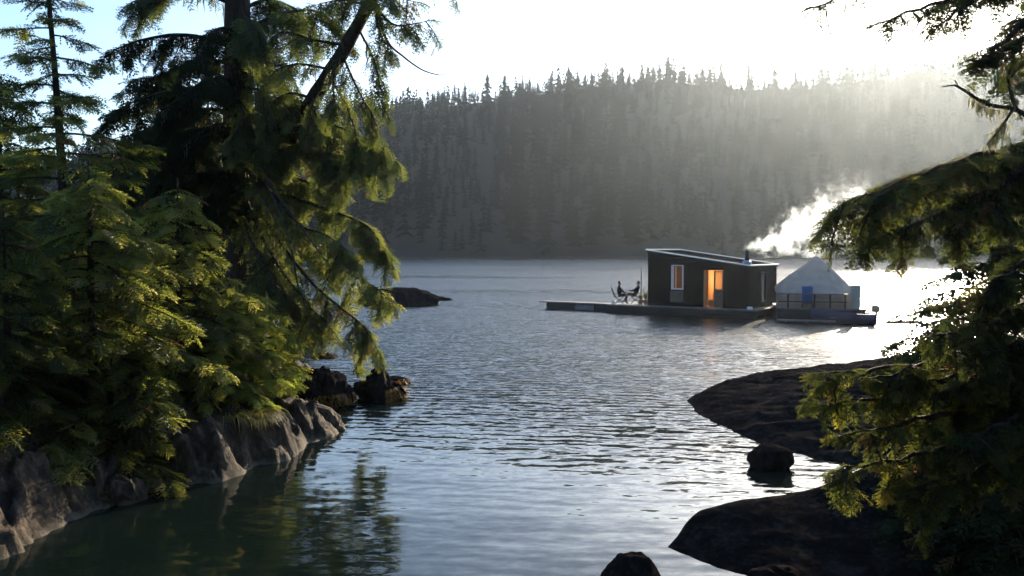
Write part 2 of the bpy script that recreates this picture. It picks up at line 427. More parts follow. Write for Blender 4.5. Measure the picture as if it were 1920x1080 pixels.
def noise_arr(P, scale, octaves=5, seed=0.0):
    o = Vector((seed, seed * 1.7, -seed))
    return np.array([mnoise.fractal(Vector(p) * scale + o, 0.9, 2.1, octaves) for p in P])

def ridge_arr(P, scale, seed=0.0, octaves=4):
    o = Vector((seed, seed * 1.7, -seed))
    return np.array([mnoise.ridged_multi_fractal(Vector(p) * scale + o, 0.9, 2.1, octaves, 1.0, 2.0) for p in P])

def crack_arr(P, scale, seed=0.0):
    """jointed rock: (closeness to a joint 0..1, height of the block)"""
    o = Vector((seed, seed * 1.7, -seed)); cr = []; bl = []
    for p in P:
        q = Vector(p) * scale + o
        q += 0.35 * mnoise.noise_vector(q * 0.8)
        d, c = mnoise.voronoi(q)
        cr.append(math.exp(-(d[1] - d[0]) / 0.10)); bl.append(mnoise.cell(c[0] * 37.0))
    return np.array(cr), np.array(bl)

def grid_faces(ny, nx):
    i = np.arange(ny - 1)[:, None] * nx; j = np.arange(nx - 1)[None]
    return np.stack([i + j, i + j + 1, i + nx + j + 1, i + nx + j], -1).reshape(-1, 4)

def heightfield(name, xs, ys, zfun, mat, keep=-0.9):
    X, Y = np.meshgrid(xs, ys)
    Z = zfun(X, Y)
    T = grid_faces(len(ys), len(xs))
    V = np.stack([X, Y, Z], -1).reshape(-1, 3)
    ok = (V[T][:, :, 2].max(1) > keep)
    T = T[ok]
    used = np.unique(T); remap = np.full(len(V), -1); remap[used] = np.arange(len(used))
    return link(name, mesh_np(name, V[used], remap[T], smooth=True), mat), None

w2 = lambda *p: tuple(on_water(*p))[:2]
LEFT = [(-30, 4), (-11, 6.0), (-7.4, 9.2), w2(0, 1046), w2(90, 1004), w2(190, 966), w2(262, 938), w2(268, 918), w2(330, 906), w2(400, 904), w2(452, 888),
        w2(470, 872), w2(520, 868), w2(572, 850), w2(584, 838), w2(640, 812), w2(628, 795), w2(560, 742), w2(530, 700), (-6.4, 27), (-8.6, 31), (-13, 38), (-24, 50), (-60, 60), (-60, 4)]

def left_z(X, Y):
    sd = poly_sd(LEFT, X, Y)
    flat = np.stack([X, Y, 0 * X], -1).reshape(-1, 3)
    n1 = noise_arr(flat, 0.55, 4, 3.1).reshape(X.shape); n3 = noise_arr(flat, 4.0, 5, 9.0).reshape(X.shape)
    st = flat @ np.array([[0.95, 0.55, 0], [-0.25, 0.45, 0], [0, 0, 1.0]]).T      # fractures running down towards the water
    n2 = ridge_arr(st, 1.9, 5.3, 5).reshape(X.shape)
    ck, bl = np.zeros(X.size), np.zeros(X.size)
    near = np.where((np.abs(sd.ravel()) < 2.2) & (Y.ravel() < 22))[0]
    if len(near):
        ck[near], bl[near] = crack_arr(st[near], 1.25, 31.0)
    ck, bl = ck.reshape(X.shape), bl.reshape(X.shape)
    sd = sd + 0.18 * n1 + 0.07 * n3 + 0.07 * (n2 - 1.0) + 0.10 * bl - 0.08 * ck
    pos = np.maximum(sd, 0)
    top = 1.05 + 0.25 * n1
    top = np.where(Y > 17.3, top * np.clip(1 - (Y - 17.3) * 0.28, 0.45, 1), top)
    z = top * (1 - np.exp(-pos / 0.80)) + 0.16 * np.minimum(pos, 9) + 0.02 * pos
    z += (0.15 * (n2 - 1.0) + 0.09 * n3 + 0.13 * bl - 0.10 * ck) * np.clip(pos / 0.35, 0, 1) * np.exp(-pos / 3)
    return np.where(sd > 0, z, sd * 1.2)

bank, _ = heightfield('rocky_bank', lines(-60, -2.4, -9.0, -2.5, 0.055), lines(4, 62, 9.0, 21.0, 0.06), left_z, M['rock'])
props(bank, 'sunlit grey brown rock bank under the overhanging conifers', kind='structure')

R1 = [w2(1280, 750), w2(1300, 768), w2(1335, 792), w2(1420, 830), w2(1520, 860), w2(1600, 874), (9.0, 15.0), (14, 12), (40, 10), (40, 34), (16, 31.5), (11.5, 29.5), (9.2, 28.3), (7.4, 27.2), (5.9, 25.2)]
R2 = [w2(1236, 1036), w2(1252, 1085), (2.0, 8.6), (2.4, 6.5), (3.0, 4), (40, 4), (40, 20), (9, 14.6), (7.0, 14.0), (5.2, 13.2), (3.9, 13.1), (2.9, 12.6)]

def right_z(X, Y):
    flat = np.stack([X, Y, 0 * X], -1).reshape(-1, 3)
    n1 = noise_arr(flat, 0.5, 4, 13.1).reshape(X.shape); n3 = noise_arr(flat, 3.0, 4, 19.0).reshape(X.shape)
    st = flat @ np.array([[0.35, 0.9, 0], [0.2, -0.35, 0], [0, 0, 1.0]]).T
    n2 = ridge_arr(st, 1.4, 15.3).reshape(X.shape)
    a = poly_sd(R1, X, Y) + 0.14 * n1 + 0.05 * n3
    ck, bl = np.zeros(X.size), np.zeros(X.size)
    near = np.where((a.ravel() > -.3) & (Y.ravel() < 29) & (X.ravel() < 11))[0]
    if len(near):
        ck[near], bl[near] = crack_arr(st[near], 1.1, 51.0)
    ck, bl = ck.reshape(X.shape), bl.reshape(X.shape)
    pa = np.maximum(a, 0)
    za = 0.12 * (1 - np.exp(-pa / 0.4)) + 0.125 * np.minimum(pa, 3.4) + 0.03 * np.maximum(X - 8.6, 0)
    za += (0.06 * (n2 - 1.0) + 0.03 * n3 + 0.05 * bl - 0.06 * ck) * np.clip(pa / 0.4, 0, 1)
    za = np.where(a > 0, za, a * 0.8)
    # the near rock is a long back: a crest line with a slope falling to the camera side
    b = poly_sd(R2, X, Y) + 0.07 * n1
    pb = np.maximum(b, 0)
    yc = 11.7 + 0.1 * X
    cr = np.interp(X, [1.7, 2.0, 2.54, 3.2, 3.77, 4.35, 5.4, 6.5, 8.0, 12.0, 40.0], [-0.1, 0.10, 0.27, 0.39, 0.46, 0.58, 1.0, 1.8, 3.0, 4.2, 6.0])
    zb = cr - np.interp(X, [1.9, 3.0, 9.0], [0.24, 0.20, 0.20]) * np.maximum(yc - Y, 0) - 0.5 * np.maximum(Y - yc - 0.15, 0)
    zb = np.minimum(zb, 0.9 * (1 - np.exp(-pb / 0.25)) + 2.2 * pb) + (0.018 * (n2 - 1.0) + 0.012 * n3 + 0.04 * n1) * np.clip(pb / 0.4, 0, 1)
    zb = np.where(b > 0, zb, b * 1.2)
    return np.maximum(za, zb)

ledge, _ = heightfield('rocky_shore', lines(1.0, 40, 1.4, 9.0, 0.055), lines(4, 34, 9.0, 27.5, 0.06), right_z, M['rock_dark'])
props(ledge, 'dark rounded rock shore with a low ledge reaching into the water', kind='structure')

def ground_left(x, y):
    return float(left_z(np.array([[x]]), np.array([[y]]))[0, 0])
def ground_right(x, y):
    return float(right_z(np.array([[x]]), np.array([[y]]))[0, 0])

# ------------------------------------------------------------------ far hillside and its forest
SHORE_D, RIDGE_D = 330.0, 570.0
RX = [-400, 0, 300, 520, 640, 740, 800, 860, 900, 960, 1010, 1060, 1130, 1250, 1400, 1500, 1600, 1750, 1900, 2200, 2600]
RY = [330, 312, 280, 246, 222, 212, 202, 190, 184, 178, 166, 156, 147, 141, 148, 151, 142, 134, 130, 134, 155]
def hill_z(X, Y):
    px = 960 + F * X / np.maximum(Y, 1)
    ry = np.interp(px, RX, RY) + 10
    zr = CAM_Z + (466 - ry) / F * RIDGE_D
    t = np.clip((Y - SHORE_D - 14 * np.sin(X * 0.013) - 8 * np.sin(X * 0.041 + 1)) / (RIDGE_D - SHORE_D), -0.05, 1.3)
    prof = np.where(t < 0, t * 0.6, np.where(t < 1, t ** 1.06, 1 - 0.5 * (t - 1)))
    return zr * prof - 0.3 + 3.0 * np.sin(X * 0.03 + 2) * np.clip(t, 0, 1) * np.clip((1 - t) * 3, 0, 1) * np.sin(Y * 0.045)
hxs = np.linspace(-900, 900, 181); hys = np.linspace(300, 760, 70)
hill, _ = heightfield('hillside', hxs, hys, hill_z, M['hill'], keep=-2.0)
props(hill, 'steep hazy forested hillside across the water', kind='structure')

def far_conifer(rng, h=24.0, width=0.13, tiers=11, per=7, sparse=0.0, broken=False, power=0.75):
    """conifer of drooping branch blades round a stem: (verts, tris) of the crown"""
    V, T = [], []
    z0 = h * rng.uniform(0.12, 0.3)
    for i in range(tiers):
        t = i / (tiers - 1)
        z = z0 + (h - z0) * t ** 0.92
        r = h * width * (1 - t) ** power * rng.uniform(0.65, 1.3) + 0.2
        if broken and t > 0.86: break
        for k in range(per):
            if rng.random() < sparse: continue
            a = rng.uniform(0, 2 * math.pi); rr = r * rng.uniform(0.55, 1.15); dz = -rr * rng.uniform(0.1, 0.5)
            w = rr * rng.uniform(0.28, 0.45); up = (h - z0) / tiers * rng.uniform(0.5, 0.95)
            ca, sa = math.cos(a), math.sin(a)
            b = len(V)
            V += [(0, 0, z + up), (ca * rr, sa * rr, z + dz), (ca * rr * .62 - sa * w, sa * rr * .62 + ca * w, z + dz * .9), (ca * rr * .62 + sa * w, sa * rr * .62 - ca * w, z + dz * .7)]
            T += [(b, b + 2, b + 1), (b, b + 1, b + 3)]
    if not broken:
        b = len(V); V += [(0.25, 0, h * .93), (-0.25, 0, h * .93), (0, 0, h * 1.02)]; T += [(b, b + 1, b + 2)]
    return np.array(V), np.array(T)

rng = np.random.default_rng(11)
VV, TT, off = [], [], 0
ib = bmesh.new(); bmesh.ops.create_icosphere(ib, subdivisions=1, radius=1.0); iv = np.array([v.co[:] for v in ib.verts]); it = np.array([[v.index for v in f.verts] for f in ib.faces]); ib.free()
ysr = np.linspace(SHORE_D - 30, SHORE_D + 40, 141)
for k in range(900):
    x = rng.uniform(-260, 290); zz = hill_z(np.full(141, x), ysr); y = ysr[int(np.argmin(np.abs(zz)))] - rng.uniform(-1, 3)
    sz = rng.uniform(.4, 1.5) * np.array([rng.uniform(1, 2.4), 1, rng.uniform(.35, .7)])
    VV.append(iv * rng.uniform(.75, 1.2, (len(iv), 1)) * sz + np.array([x, y, .1])); TT.append(it + off); off += len(iv)
tide = link('shore_rocks', mesh_np('shore_rocks', np.concatenate(VV), np.concatenate(TT)), M['rock'])
props(tide, 'pale broken line of rocks along the far shore', 'rocks', kind='stuff')
variants = [far_conifer(np.random.default_rng(50 + k), 24, rng.uniform(0.13, 0.24), 8, 6, power=[.75, .5, .6, .4, .7, .5][k]) for k in range(6)]
VV, TT, CC, off = [], [], [], 0
count = 0
while count < 3900:
    y = rng.uniform(SHORE_D - 8, RIDGE_D + 12) if count % 3 else rng.uniform(RIDGE_D - 50, RIDGE_D + 12)
    if count > 3000: y = rng.uniform(RIDGE_D - 9, RIDGE_D + 5)
    x = rng.uniform(-0.60, 0.62) * y
    z = float(hill_z(np.array(x), np.array(y)))
    if z < 0.4: continue
    s = 0.9 * rng.uniform(0.5, 0.9) * (1.0 if y < RIDGE_D - 45 else rng.uniform(0.5, 0.85)) * (1 + .18 * math.sin(x * .045) + .14 * math.sin(x * .13 + 1))
    if count > 3000: s = rng.uniform(.28, .64) * (1 + .25 * math.sin(x * .07) + .2 * math.sin(x * .19 + 2))
    v, t = variants[rng.integers(6)]
    a = rng.uniform(0, 6.28); c, sn = math.cos(a), math.sin(a)
    sx = s * rng.uniform(0.85, 1.35)
    P = v * np.array([sx, sx, s])
    P = np.stack([P[:, 0] * c - P[:, 1] * sn + x, P[:, 0] * sn + P[:, 1] * c + y, P[:, 2] + z - 0.5], -1)
    VV.append(P); TT.append(t + off); off += len(v); CC.append(np.full(len(v), .06 + .94 * rng.random())); count += 1
forest = link('forest', mesh_np('forest', np.concatenate(VV), np.concatenate(TT), np.concatenate(CC)), M['far_leaf'])
props(forest, 'dense conifer forest covering the hazy hillside across the water', 'forest', kind='stuff')
del VV, TT, CC

# unseen wood added behind the camera to keep the sky off the near shore
VV, TT, CC, off = [], [], [], 0
for k in range(90):
    x = rng.uniform(-34, 34); y = rng.uniform(-26, -3.5); v, t = variants[rng.integers(6)]; s = rng.uniform(.55, .95)
    VV.append(v * np.array([s * 1.25, s * 1.25, s]) + np.array([x, y, 1.0 - .25 * y * .3])); TT.append(t + off); off += len(v); CC.append(np.full(len(v), .06 + .94 * rng.random()))
wood = link('added_shade_wood', mesh_np('added_shade_wood', np.concatenate(VV), np.concatenate(TT), np.concatenate(CC)), M['dark_leaf'])
props(wood, 'unseen dark conifer wood added behind the viewpoint to block skylight', 'forest', kind='stuff')

# conifers that stand out on the skyline, one by one
SKY = [  # px, py of the tip, height m, width, sparse, broken, label
    (742, 196, 20, .13, .1, False, 'conifer low on the far skyline just beside the leaning trunk branches'),
    (787, 180, 22, .17, .0, False, 'broad rounded conifer on the far skyline below the bare curved twig'),
    (830, 172, 23, .16, .05, False, 'bushy conifer on the far skyline under the tip of the bare twig'),
    (872, 152, 24, .08, .3, False, 'thin spire on the far skyline at the left end of the tall clump'),
    (914, 138, 27, .13, .15, False, 'tall shaggy conifer rising at the left of the skyline clump'),
    (946, 140, 26, .12, .1, False, 'full conifer in the middle of the tall skyline clump'),
    (980, 136, 31, .075, .4, False, 'tall see-through conifer with sky between its branches'),
    (993, 146, 30, .06, .5, True, 'bare broken-topped snag beside the see-through conifer on the skyline'),
    (1008, 152, 29, .08, .4, False, 'slender gappy conifer just past the broken snag on the skyline'),
    (1034, 140, 27, .10, .2, False, 'pointed conifer at the step where the skyline climbs'),
    (1066, 122, 25, .15, .0, False, 'wide dense conifer crowning the step of the skyline'),
    (1083, 112, 27, .05, .5, True, 'thin dead spike above the wide conifer on the skyline'),
    (1136, 116, 24, .13, .1, False, 'ragged conifer on the skyline between the spike and the tallest tree'),
    (1166, 118, 24, .14, .15, True, 'flat-topped conifer on the skyline left of the tallest tree'),
    (1204, 114, 24, .10, .2, False, 'narrow conifer on the skyline straight above the deck pole'),
    (1252, 102, 28, .12, .3, True, 'tallest umbrella-topped conifer on the skyline above the cabin'),
    (1283, 118, 22, .11, .1, False, 'conifer on the skyline just past the tallest tree, above the cabin window'),
    (1318, 124, 21, .13, .1, False, 'short conifer on the skyline above the open cabin door'),
    (1352, 116, 23, .12, .1, False, 'conifer on the skyline above the cabin roof edge'),
    (1404, 118, 22, .12, .1, False, 'conifer on the skyline directly above the stove pipe'),
    (1452, 122, 22, .13, .1, False, 'conifer on the skyline above the gap between cabin and tent'),
    (1492, 130, 21, .11, .2, False, 'thin pale conifer beside the notch in the glowing skyline'),
    (1538, 122, 22, .13, .1, False, 'hazy conifer on the skyline right above the tent peak'),
    (1590, 114, 23, .13, .1, False, 'glare-washed conifer on the skyline right of the tent peak'),
    (1668, 106, 23, .12, .1, False, 'faint conifer in the sun glow under the top spruce branch'),
    (1752, 100, 24, .12, .1, False, 'faint conifer in the sun glow next to the dead forked branch'),
]
for i, (px, py, h, wd, sp, br, lab) in enumerate(SKY):
    r_ = np.random.default_rng(300 + i)
    tip = at(px, py, RIDGE_D - 6)
    base = (tip.x, RIDGE_D - 6, tip.z - h)
    t = empty('skyline_conifer', base)
    props(t, lab, 'tree', 'conifers standing out on the far skyline')
    wd_ = Wood(); wd_.tube([(0, 0, -6), (0, 0, h * .5), (0, 0, h * .99)], 0.42, 0.08, 6); wd_.build('trunk', M['bark'], t)
    v, tr = far_conifer(r_, h, wd * 1.55, 18, 11, sp * .8, br, power=.6)
    if br:   # flat or broken tops keep a few level boughs high up
        for k in range(10):
            a = r_.uniform(0, 6.28); z = h * r_.uniform(.86, .98); rr = h * wd * r_.uniform(.35, .7); b = len(v)
            v = np.concatenate([v, [(0, 0, z), (math.cos(a) * rr, math.sin(a) * rr, z + .3), (math.cos(a + .5) * rr * .7, math.sin(a + .5) * rr * .7, z - .6)]]); tr = np.concatenate([tr, [(b, b + 1, b + 2)]])
    link('crown', mesh_np('crown', v, tr, np.full(len(v), .06 + .94 * r_.random())), M['far_leaf'], t)

# ------------------------------------------------------------------ haze
hb = Box().box(-1150, 1150, -140, 840, -3.5, 185).build('haze', None)
hm, hnt, hout = new_mat('haze')
hv = hnt.nodes.new('ShaderNodeVolumePrincipled')
hv.inputs['Color'].default_value = (0.74, 0.87, 1.0, 1)
hv.inputs['Density'].default_value = 0.000100
hv.inputs['Anisotropy'].default_value = 0.78
hnt.links.new(hv.outputs[0], hout.inputs['Volume'])
hb.data.materials.append(hm)
props(hb, 'thin sunlit haze hanging over the inlet', kind='stuff')

# ------------------------------------------------------------------ conifer building kit
def make_spray(seed, n=8, seg=0.12, tooth=0.07, curl=0.14):
    """one flat fan of needle twigs, unit long, growing along +x"""
    r = np.random.default_rng(seed); V = []; T = []
    def feather(b, d, L, zslope):
        perp = np.array([-d[1], d[0], 0.0])
        s = 0.0
        while s < L - seg * 0.35:
            p = b + d * s + np.array([0, 0, zslope * s]); q = b + d * min(L, s + seg * 0.85) + np.array([0, 0, zslope * (s + seg)])
            f = 1.0 - 0.45 * s / L
            for sg in (-1, 1):
                ap = p + d * seg * r.uniform(0.8, 1.3) + perp * sg * tooth * f * r.uniform(0.75, 1.2) + np.array([0, 0, tooth * r.uniform(-0.25, 0.7)])
                k = len(V); V.extend([p, q, ap]); T.append((k, k + 1, k + 2))
            s += seg
        k = len(V); e = b + d * L + np.array([0, 0, zslope * L])
        V.extend([e - d * seg * .5 + perp * tooth * .3, e - d * seg * .5 - perp * tooth * .3, e + d * seg * 0.7]); T.append((k, k + 1, k + 2))
    feather(np.zeros(3), np.array([1.0, 0, 0]), 0.95, -0.02)
    for i in range(n):
        t = 0.06 + 0.84 * i / (n - 1)
        for sg in (-1, 1):
            if r.random() < 0.08: continue
            L = (0.46 * (1 - t) ** 0.8 + 0.10) * r.uniform(0.75, 1.15)
            a = sg * R(r.uniform(38, 60)); d = np.array([math.cos(a), math.sin(a), 0])
            feather(np.array([t + r.uniform(-.03, .03), 0, 0]), d, L, r.uniform(-0.35, 0.1))
    V = np.array(V); V[:, 2] -= curl * V[:, 0] ** 2
    return V, np.array(T)

SPRAY_FAR = [make_spray(k, 8, 0.145, 0.052) for k in range(5)]
SPRAY_NEAR = [make_spray(20 + k, 8, 0.13, 0.055) for k in range(5)]
SPRAY_FINE = [make_spray(40 + k, 6, 0.17, 0.05, 0.35) for k in range(5)]    # limp hemlock drapes

SPRAY_DARK = [make_spray(60 + k, 6, 0.2, 0.075) for k in range(4)]

class Leaves:
    def __init__(s, rng, kit): s.rng = rng; s.kit = kit; s.P = []; s.D = []; s.U = []; s.S = []; s.C = []
    def add(s, p, d, up, size, tint): s.P.append(p); s.D.append(d); s.U.append(up); s.S.append(size); s.C.append(tint)
    def build(s, name, mat, parent, kind='stuff'):
        if not s.P: return None
        P = np.array(s.P); D = np.array(s.D); U = np.array(s.U); S = np.array(s.S); C = np.clip(np.array(s.C), 0, 1)
        D /= np.linalg.norm(D, axis=1)[:, None] + 1e-9
        W = np.cross(U, D); W /= np.linalg.norm(W, axis=1)[:, None] + 1e-9
        U = np.cross(D, W)
        pick = s.rng.integers(0, len(s.kit), len(P)); VV = []; TT = []; CC = []; off = 0
        for k, (v, t) in enumerate(s.kit):
            i = np.where(pick == k)[0]
            if not len(i): continue
            B = np.stack([D[i], W[i], U[i]], 1) * S[i][:, None, None]
            q = np.einsum('vk,mkj->mvj', v, B) + P[i][:, None]
            VV.append(q.reshape(-1, 3)); n = len(v)
            TT.append((t[None] + (np.arange(len(i)) * n)[:, None, None]).reshape(-1, 3) + off); off += n * len(i)
            cc = np.clip(C[i][:, None] + 0.25 * (v[:, 0] - 0.5)[None], .06, 1); cc[s.rng.random(len(i)) < .035] = 0.0; CC.append(cc.ravel())
        o = link(name, mesh_np(name, np.concatenate(VV), np.concatenate(TT), np.concatenate(CC)), mat, parent)
        if kind: o['kind'] = kind
        return o
    def tris(s): return len(s.P) * np.mean([len(t) for _, t in s.kit])

def foliate(lv, wd, path, size, t0=0.25, step=0.16, side=0.55, hang=0.25, drape=0.0, tint=0.4, dens=1.0, tilt=0.35):
    """twigs with needle fans along both sides of a limb"""
    r = lv.rng; P = np.asarray(path); seg = np.linalg.norm(np.diff(P, axis=0), axis=1); cum = np.r_[0, np.cumsum(seg)]; Ltot = cum[-1]
    s = t0 * Ltot
    while s < Ltot:
        t = s / Ltot
        p = np.array([np.interp(s, cum, P[:, k]) for k in range(3)]); p2 = np.array([np.interp(min(s + .08, Ltot), cum, P[:, k]) for k in range(3)])
        p1 = np.array([np.interp(max(s - .08, 0), cum, P[:, k]) for k in range(3)])
        T = p2 - p1; T /= np.linalg.norm(T) + 1e-9
        S = np.cross(T, (0, 0, 1.0)); ns = np.linalg.norm(S); S = S / ns if ns > 0.15 else np.array([math.cos(s * 9), math.sin(s * 9), 0])
        for sg in (-1, 1):
            if r.random() > dens: continue
            a = R(r.uniform(38, 68)); BL = side * ((1 - t) ** 0.6 * r.uniform(0.55, 1.1) + 0.12)
            d = T * math.cos(a) + S * sg * math.sin(a) + np.array([0, 0, -hang * r.uniform(0.2, 1.3)])
            d /= np.linalg.norm(d)
            q = p.copy(); k = 0.0; dd = d.copy()
            pts = [q.copy()]
            while True:
                sz = size * r.uniform(0.7, 1.15)
                up = np.array([r.uniform(-tilt, tilt), r.uniform(-tilt, tilt), 1.0])
                lv.add(q.copy(), dd + r.uniform(-.25, .25, 3), up, sz, tint + r.uniform(-.25, .25) + 0.25 * (k / max(BL, .1)))
                stepk = size * 0.5
                if k + stepk > BL: break
                k += stepk; q = q + dd * stepk; dd = dd + np.array([0, 0, -hang * 0.35]); dd /= np.linalg.norm(dd); pts.append(q.copy())
            if len(pts) > 1 and wd is not None: wd.tube(pts, 0.010, 0.004, 3)
        if r.random() < drape:
            a = r.uniform(0, 6.28)
            lv.add(p, np.array([0.3 * math.cos(a), 0.3 * math.sin(a), -1.0]), np.array([math.cos(a + 1.5), math.sin(a + 1.5), 0.2]), size * r.uniform(0.9, 1.7), tint + r.uniform(-.2, .2))
        s += step * r.uniform(0.7, 1.3)
    T = P[-1] - P[-2]
    for k in range(2): lv.add(P[-1] - T * 0.5, T + r.uniform(-.2, .2, 3) * np.linalg.norm(T), np.array([r.uniform(-.4, .4), r.uniform(-.4, .4), 1.0]), size, tint + 0.35)

def sublimbs(lv, wd, path, rng, n, length, size, side, hang, drape, tint, dens, down=0.7, step=0.15):
    P = np.asarray(path)
    for _ in range(n):
        x = rng.uniform(.25, .95) * (len(P) - 1); i = int(x); p = P[i] + (P[min(i + 1, len(P) - 1)] - P[i]) * (x - i)
        T = P[min(i + 1, len(P) - 1)] - P[max(i - 1, 0)]; T /= np.linalg.norm(T) + 1e-9
        d = T * rng.uniform(.2, .9) + np.array([rng.uniform(-.8, .8), rng.uniform(-.9, .5), -down * rng.uniform(.1, 1.2)]); d /= np.linalg.norm(d)
        L = length * rng.uniform(.5, 1.2)
        pts = [p + d * L * u + np.array([0, 0, -hang * .6 * L * u * u]) for u in np.linspace(0, 1, 6)]
        wd.tube(pts, .016, .005, 4); foliate(lv, wd, pts, size * rng.uniform(.75, 1.05), .1, step, side, hang, drape, tint + rng.uniform(-.15, .15), dens, tilt=.7)

def conifer(name, label, base, height, trunk_r, crown, n_limbs, size, mat, kit, seed, z0=0.12, droop=0.25, rise=0.2, drape=0.05, tint=0.4, dens=0.9, bend=0.0,
            bark='bark', step=0.17, side=0.5, lean=(0, 0), group=None, hang=0.22, cat='tree'):
    """whorled conifer; crown(t) gives limb length at relative height t"""
    rg = np.random.default_rng(seed)
    t = empty(name, base); props(t, label, cat, group)
    tp = [np.array([lean[0] * k * k + bend * math.sin(k * 3.0), lean[1] * k * k, -0.6 + (height + 0.6) * k]) for k in np.linspace(0, 1, 12)]
    tw = Wood(); tw.tube(tp, trunk_r, trunk_r * 0.12, 9, rng=rg, wob=0.05); tw.build('trunk', M[bark], t)
    lw = Wood(); lv = Leaves(rg, kit); az = rg.uniform(0, 6.28)
    for i in range(n_limbs):
        k = z0 + (0.985 - z0) * ((i + rg.uniform(0, 1)) / n_limbs)
        az += 2.399 + rg.uniform(-.5, .5)
        L = crown(k) * rg.uniform(0.65, 1.15)
        if L < 0.12: continue
        kk = (k * height + 0.6) / (height + 0.6)
        p0 = np.array([np.interp(kk, np.linspace(0, 1, 12), [q[j] for q in tp]) for j in range(3)])
        d = np.array([math.cos(az), math.sin(az), 0]); sd = np.array([-d[1], d[0], 0]) * rg.uniform(-.2, .2)
        pts = [p0 + (d + sd * u) * L * u + np.array([0, 0, L * (rise * u - (droop + rise) * u ** 1.7 + 0.12 * max(0, u - .7))]) for u in np.linspace(0, 1, 7)]
        lw.tube(pts, max(0.012, trunk_r * 0.22 * (1 - k) + 0.012), 0.005, 5)
        foliate(lv, lw if mat != 'dark_leaf' else None, pts, size, 0.22, step, side * min(1.0, L / 1.4), hang, drape, tint + rg.uniform(-.28, .2), dens, tilt=.7)
    lv.build('crown', M[mat], t)
    lw.build('branchwork', M[bark], t, kind='stuff')
    return t

def lichen(parent, paths, rng, n, length=(0.15, 0.55), mat='moss', name='hanging_lichen', width=0.02):
    V = []; T = []; C = []
    for _ in range(n):
        P = paths[rng.integers(len(paths))]; u = rng.uniform(0.05, 0.98); x = u * (len(P) - 1); i = int(x)
        p = P[i] + (P[min(i + 1, len(P) - 1)] - P[i]) * (x - i) + rng.uniform(-.04, .04, 3)
        L = rng.uniform(*length); a = rng.uniform(0, 6.28); w = np.array([math.cos(a), math.sin(a), 0]) * width * rng.uniform(.4, 1.2)
        sway = rng.uniform(-.12, .12, 3) * L; m = p + np.array([0, 0, -L * .5]) + sway; e = p + np.array([0, 0, -L]) - sway * .4
        b = len(V); V += [p - w * .5, p + w * .5, m - w, m + w, e]; T += [(b, b + 1, b + 3), (b, b + 3, b + 2), (b + 2, b + 3, b + 4)]; C += [.06 + .94 * rng.random()] * 5
    o = link(name, mesh_np(name, np.array(V), np.array(T), np.array(C)), M[mat], parent); o['kind'] = 'stuff'; return o

def rel(pts, base): return [np.array(tuple(p)) - np.array(tuple(base)) for p in pts]

TREE_TRIS = {}
# ------------------------------------------------------------------ the old conifer with the thick dark trunk
rgA = np.random.default_rng(7)
gA = ground_left(-7.5, 24.0)
baseA = Vector((-7.4, 24.0, gA))
tA = empty('old_conifer', baseA)
props(tA, 'old conifer with thick dark trunk and drooping sunlit boughs over the water', 'tree')
tw = Wood()
tr_pts = curve([at(468, 640, 24.0), at(455, 420, 24.0), at(447, 200, 24.0), at(445, 0, 24.0), at(452, -300, 24.0), at(450, -800, 24.0)], 26)
tr_pts[0][2] = gA - 0.8
tw.tube(rel(tr_pts, baseA), 0.56, 0.16, 14, rng=rgA, wob=0.07)
for dx, r0 in ((-0.35, .18), (0.38, .2), (0.2, .16)):        # buttress roots
    tw.tube(rel([Vector((baseA.x + dx * 2.2, 23.6, gA - .5)), Vector((baseA.x + dx * 1.2, 23.7, gA + .5)), Vector((baseA.x + dx * .6, 23.9, gA + 2.0))], baseA), r0, .08, 7)
tw.build('trunk', M['bark'], tA)

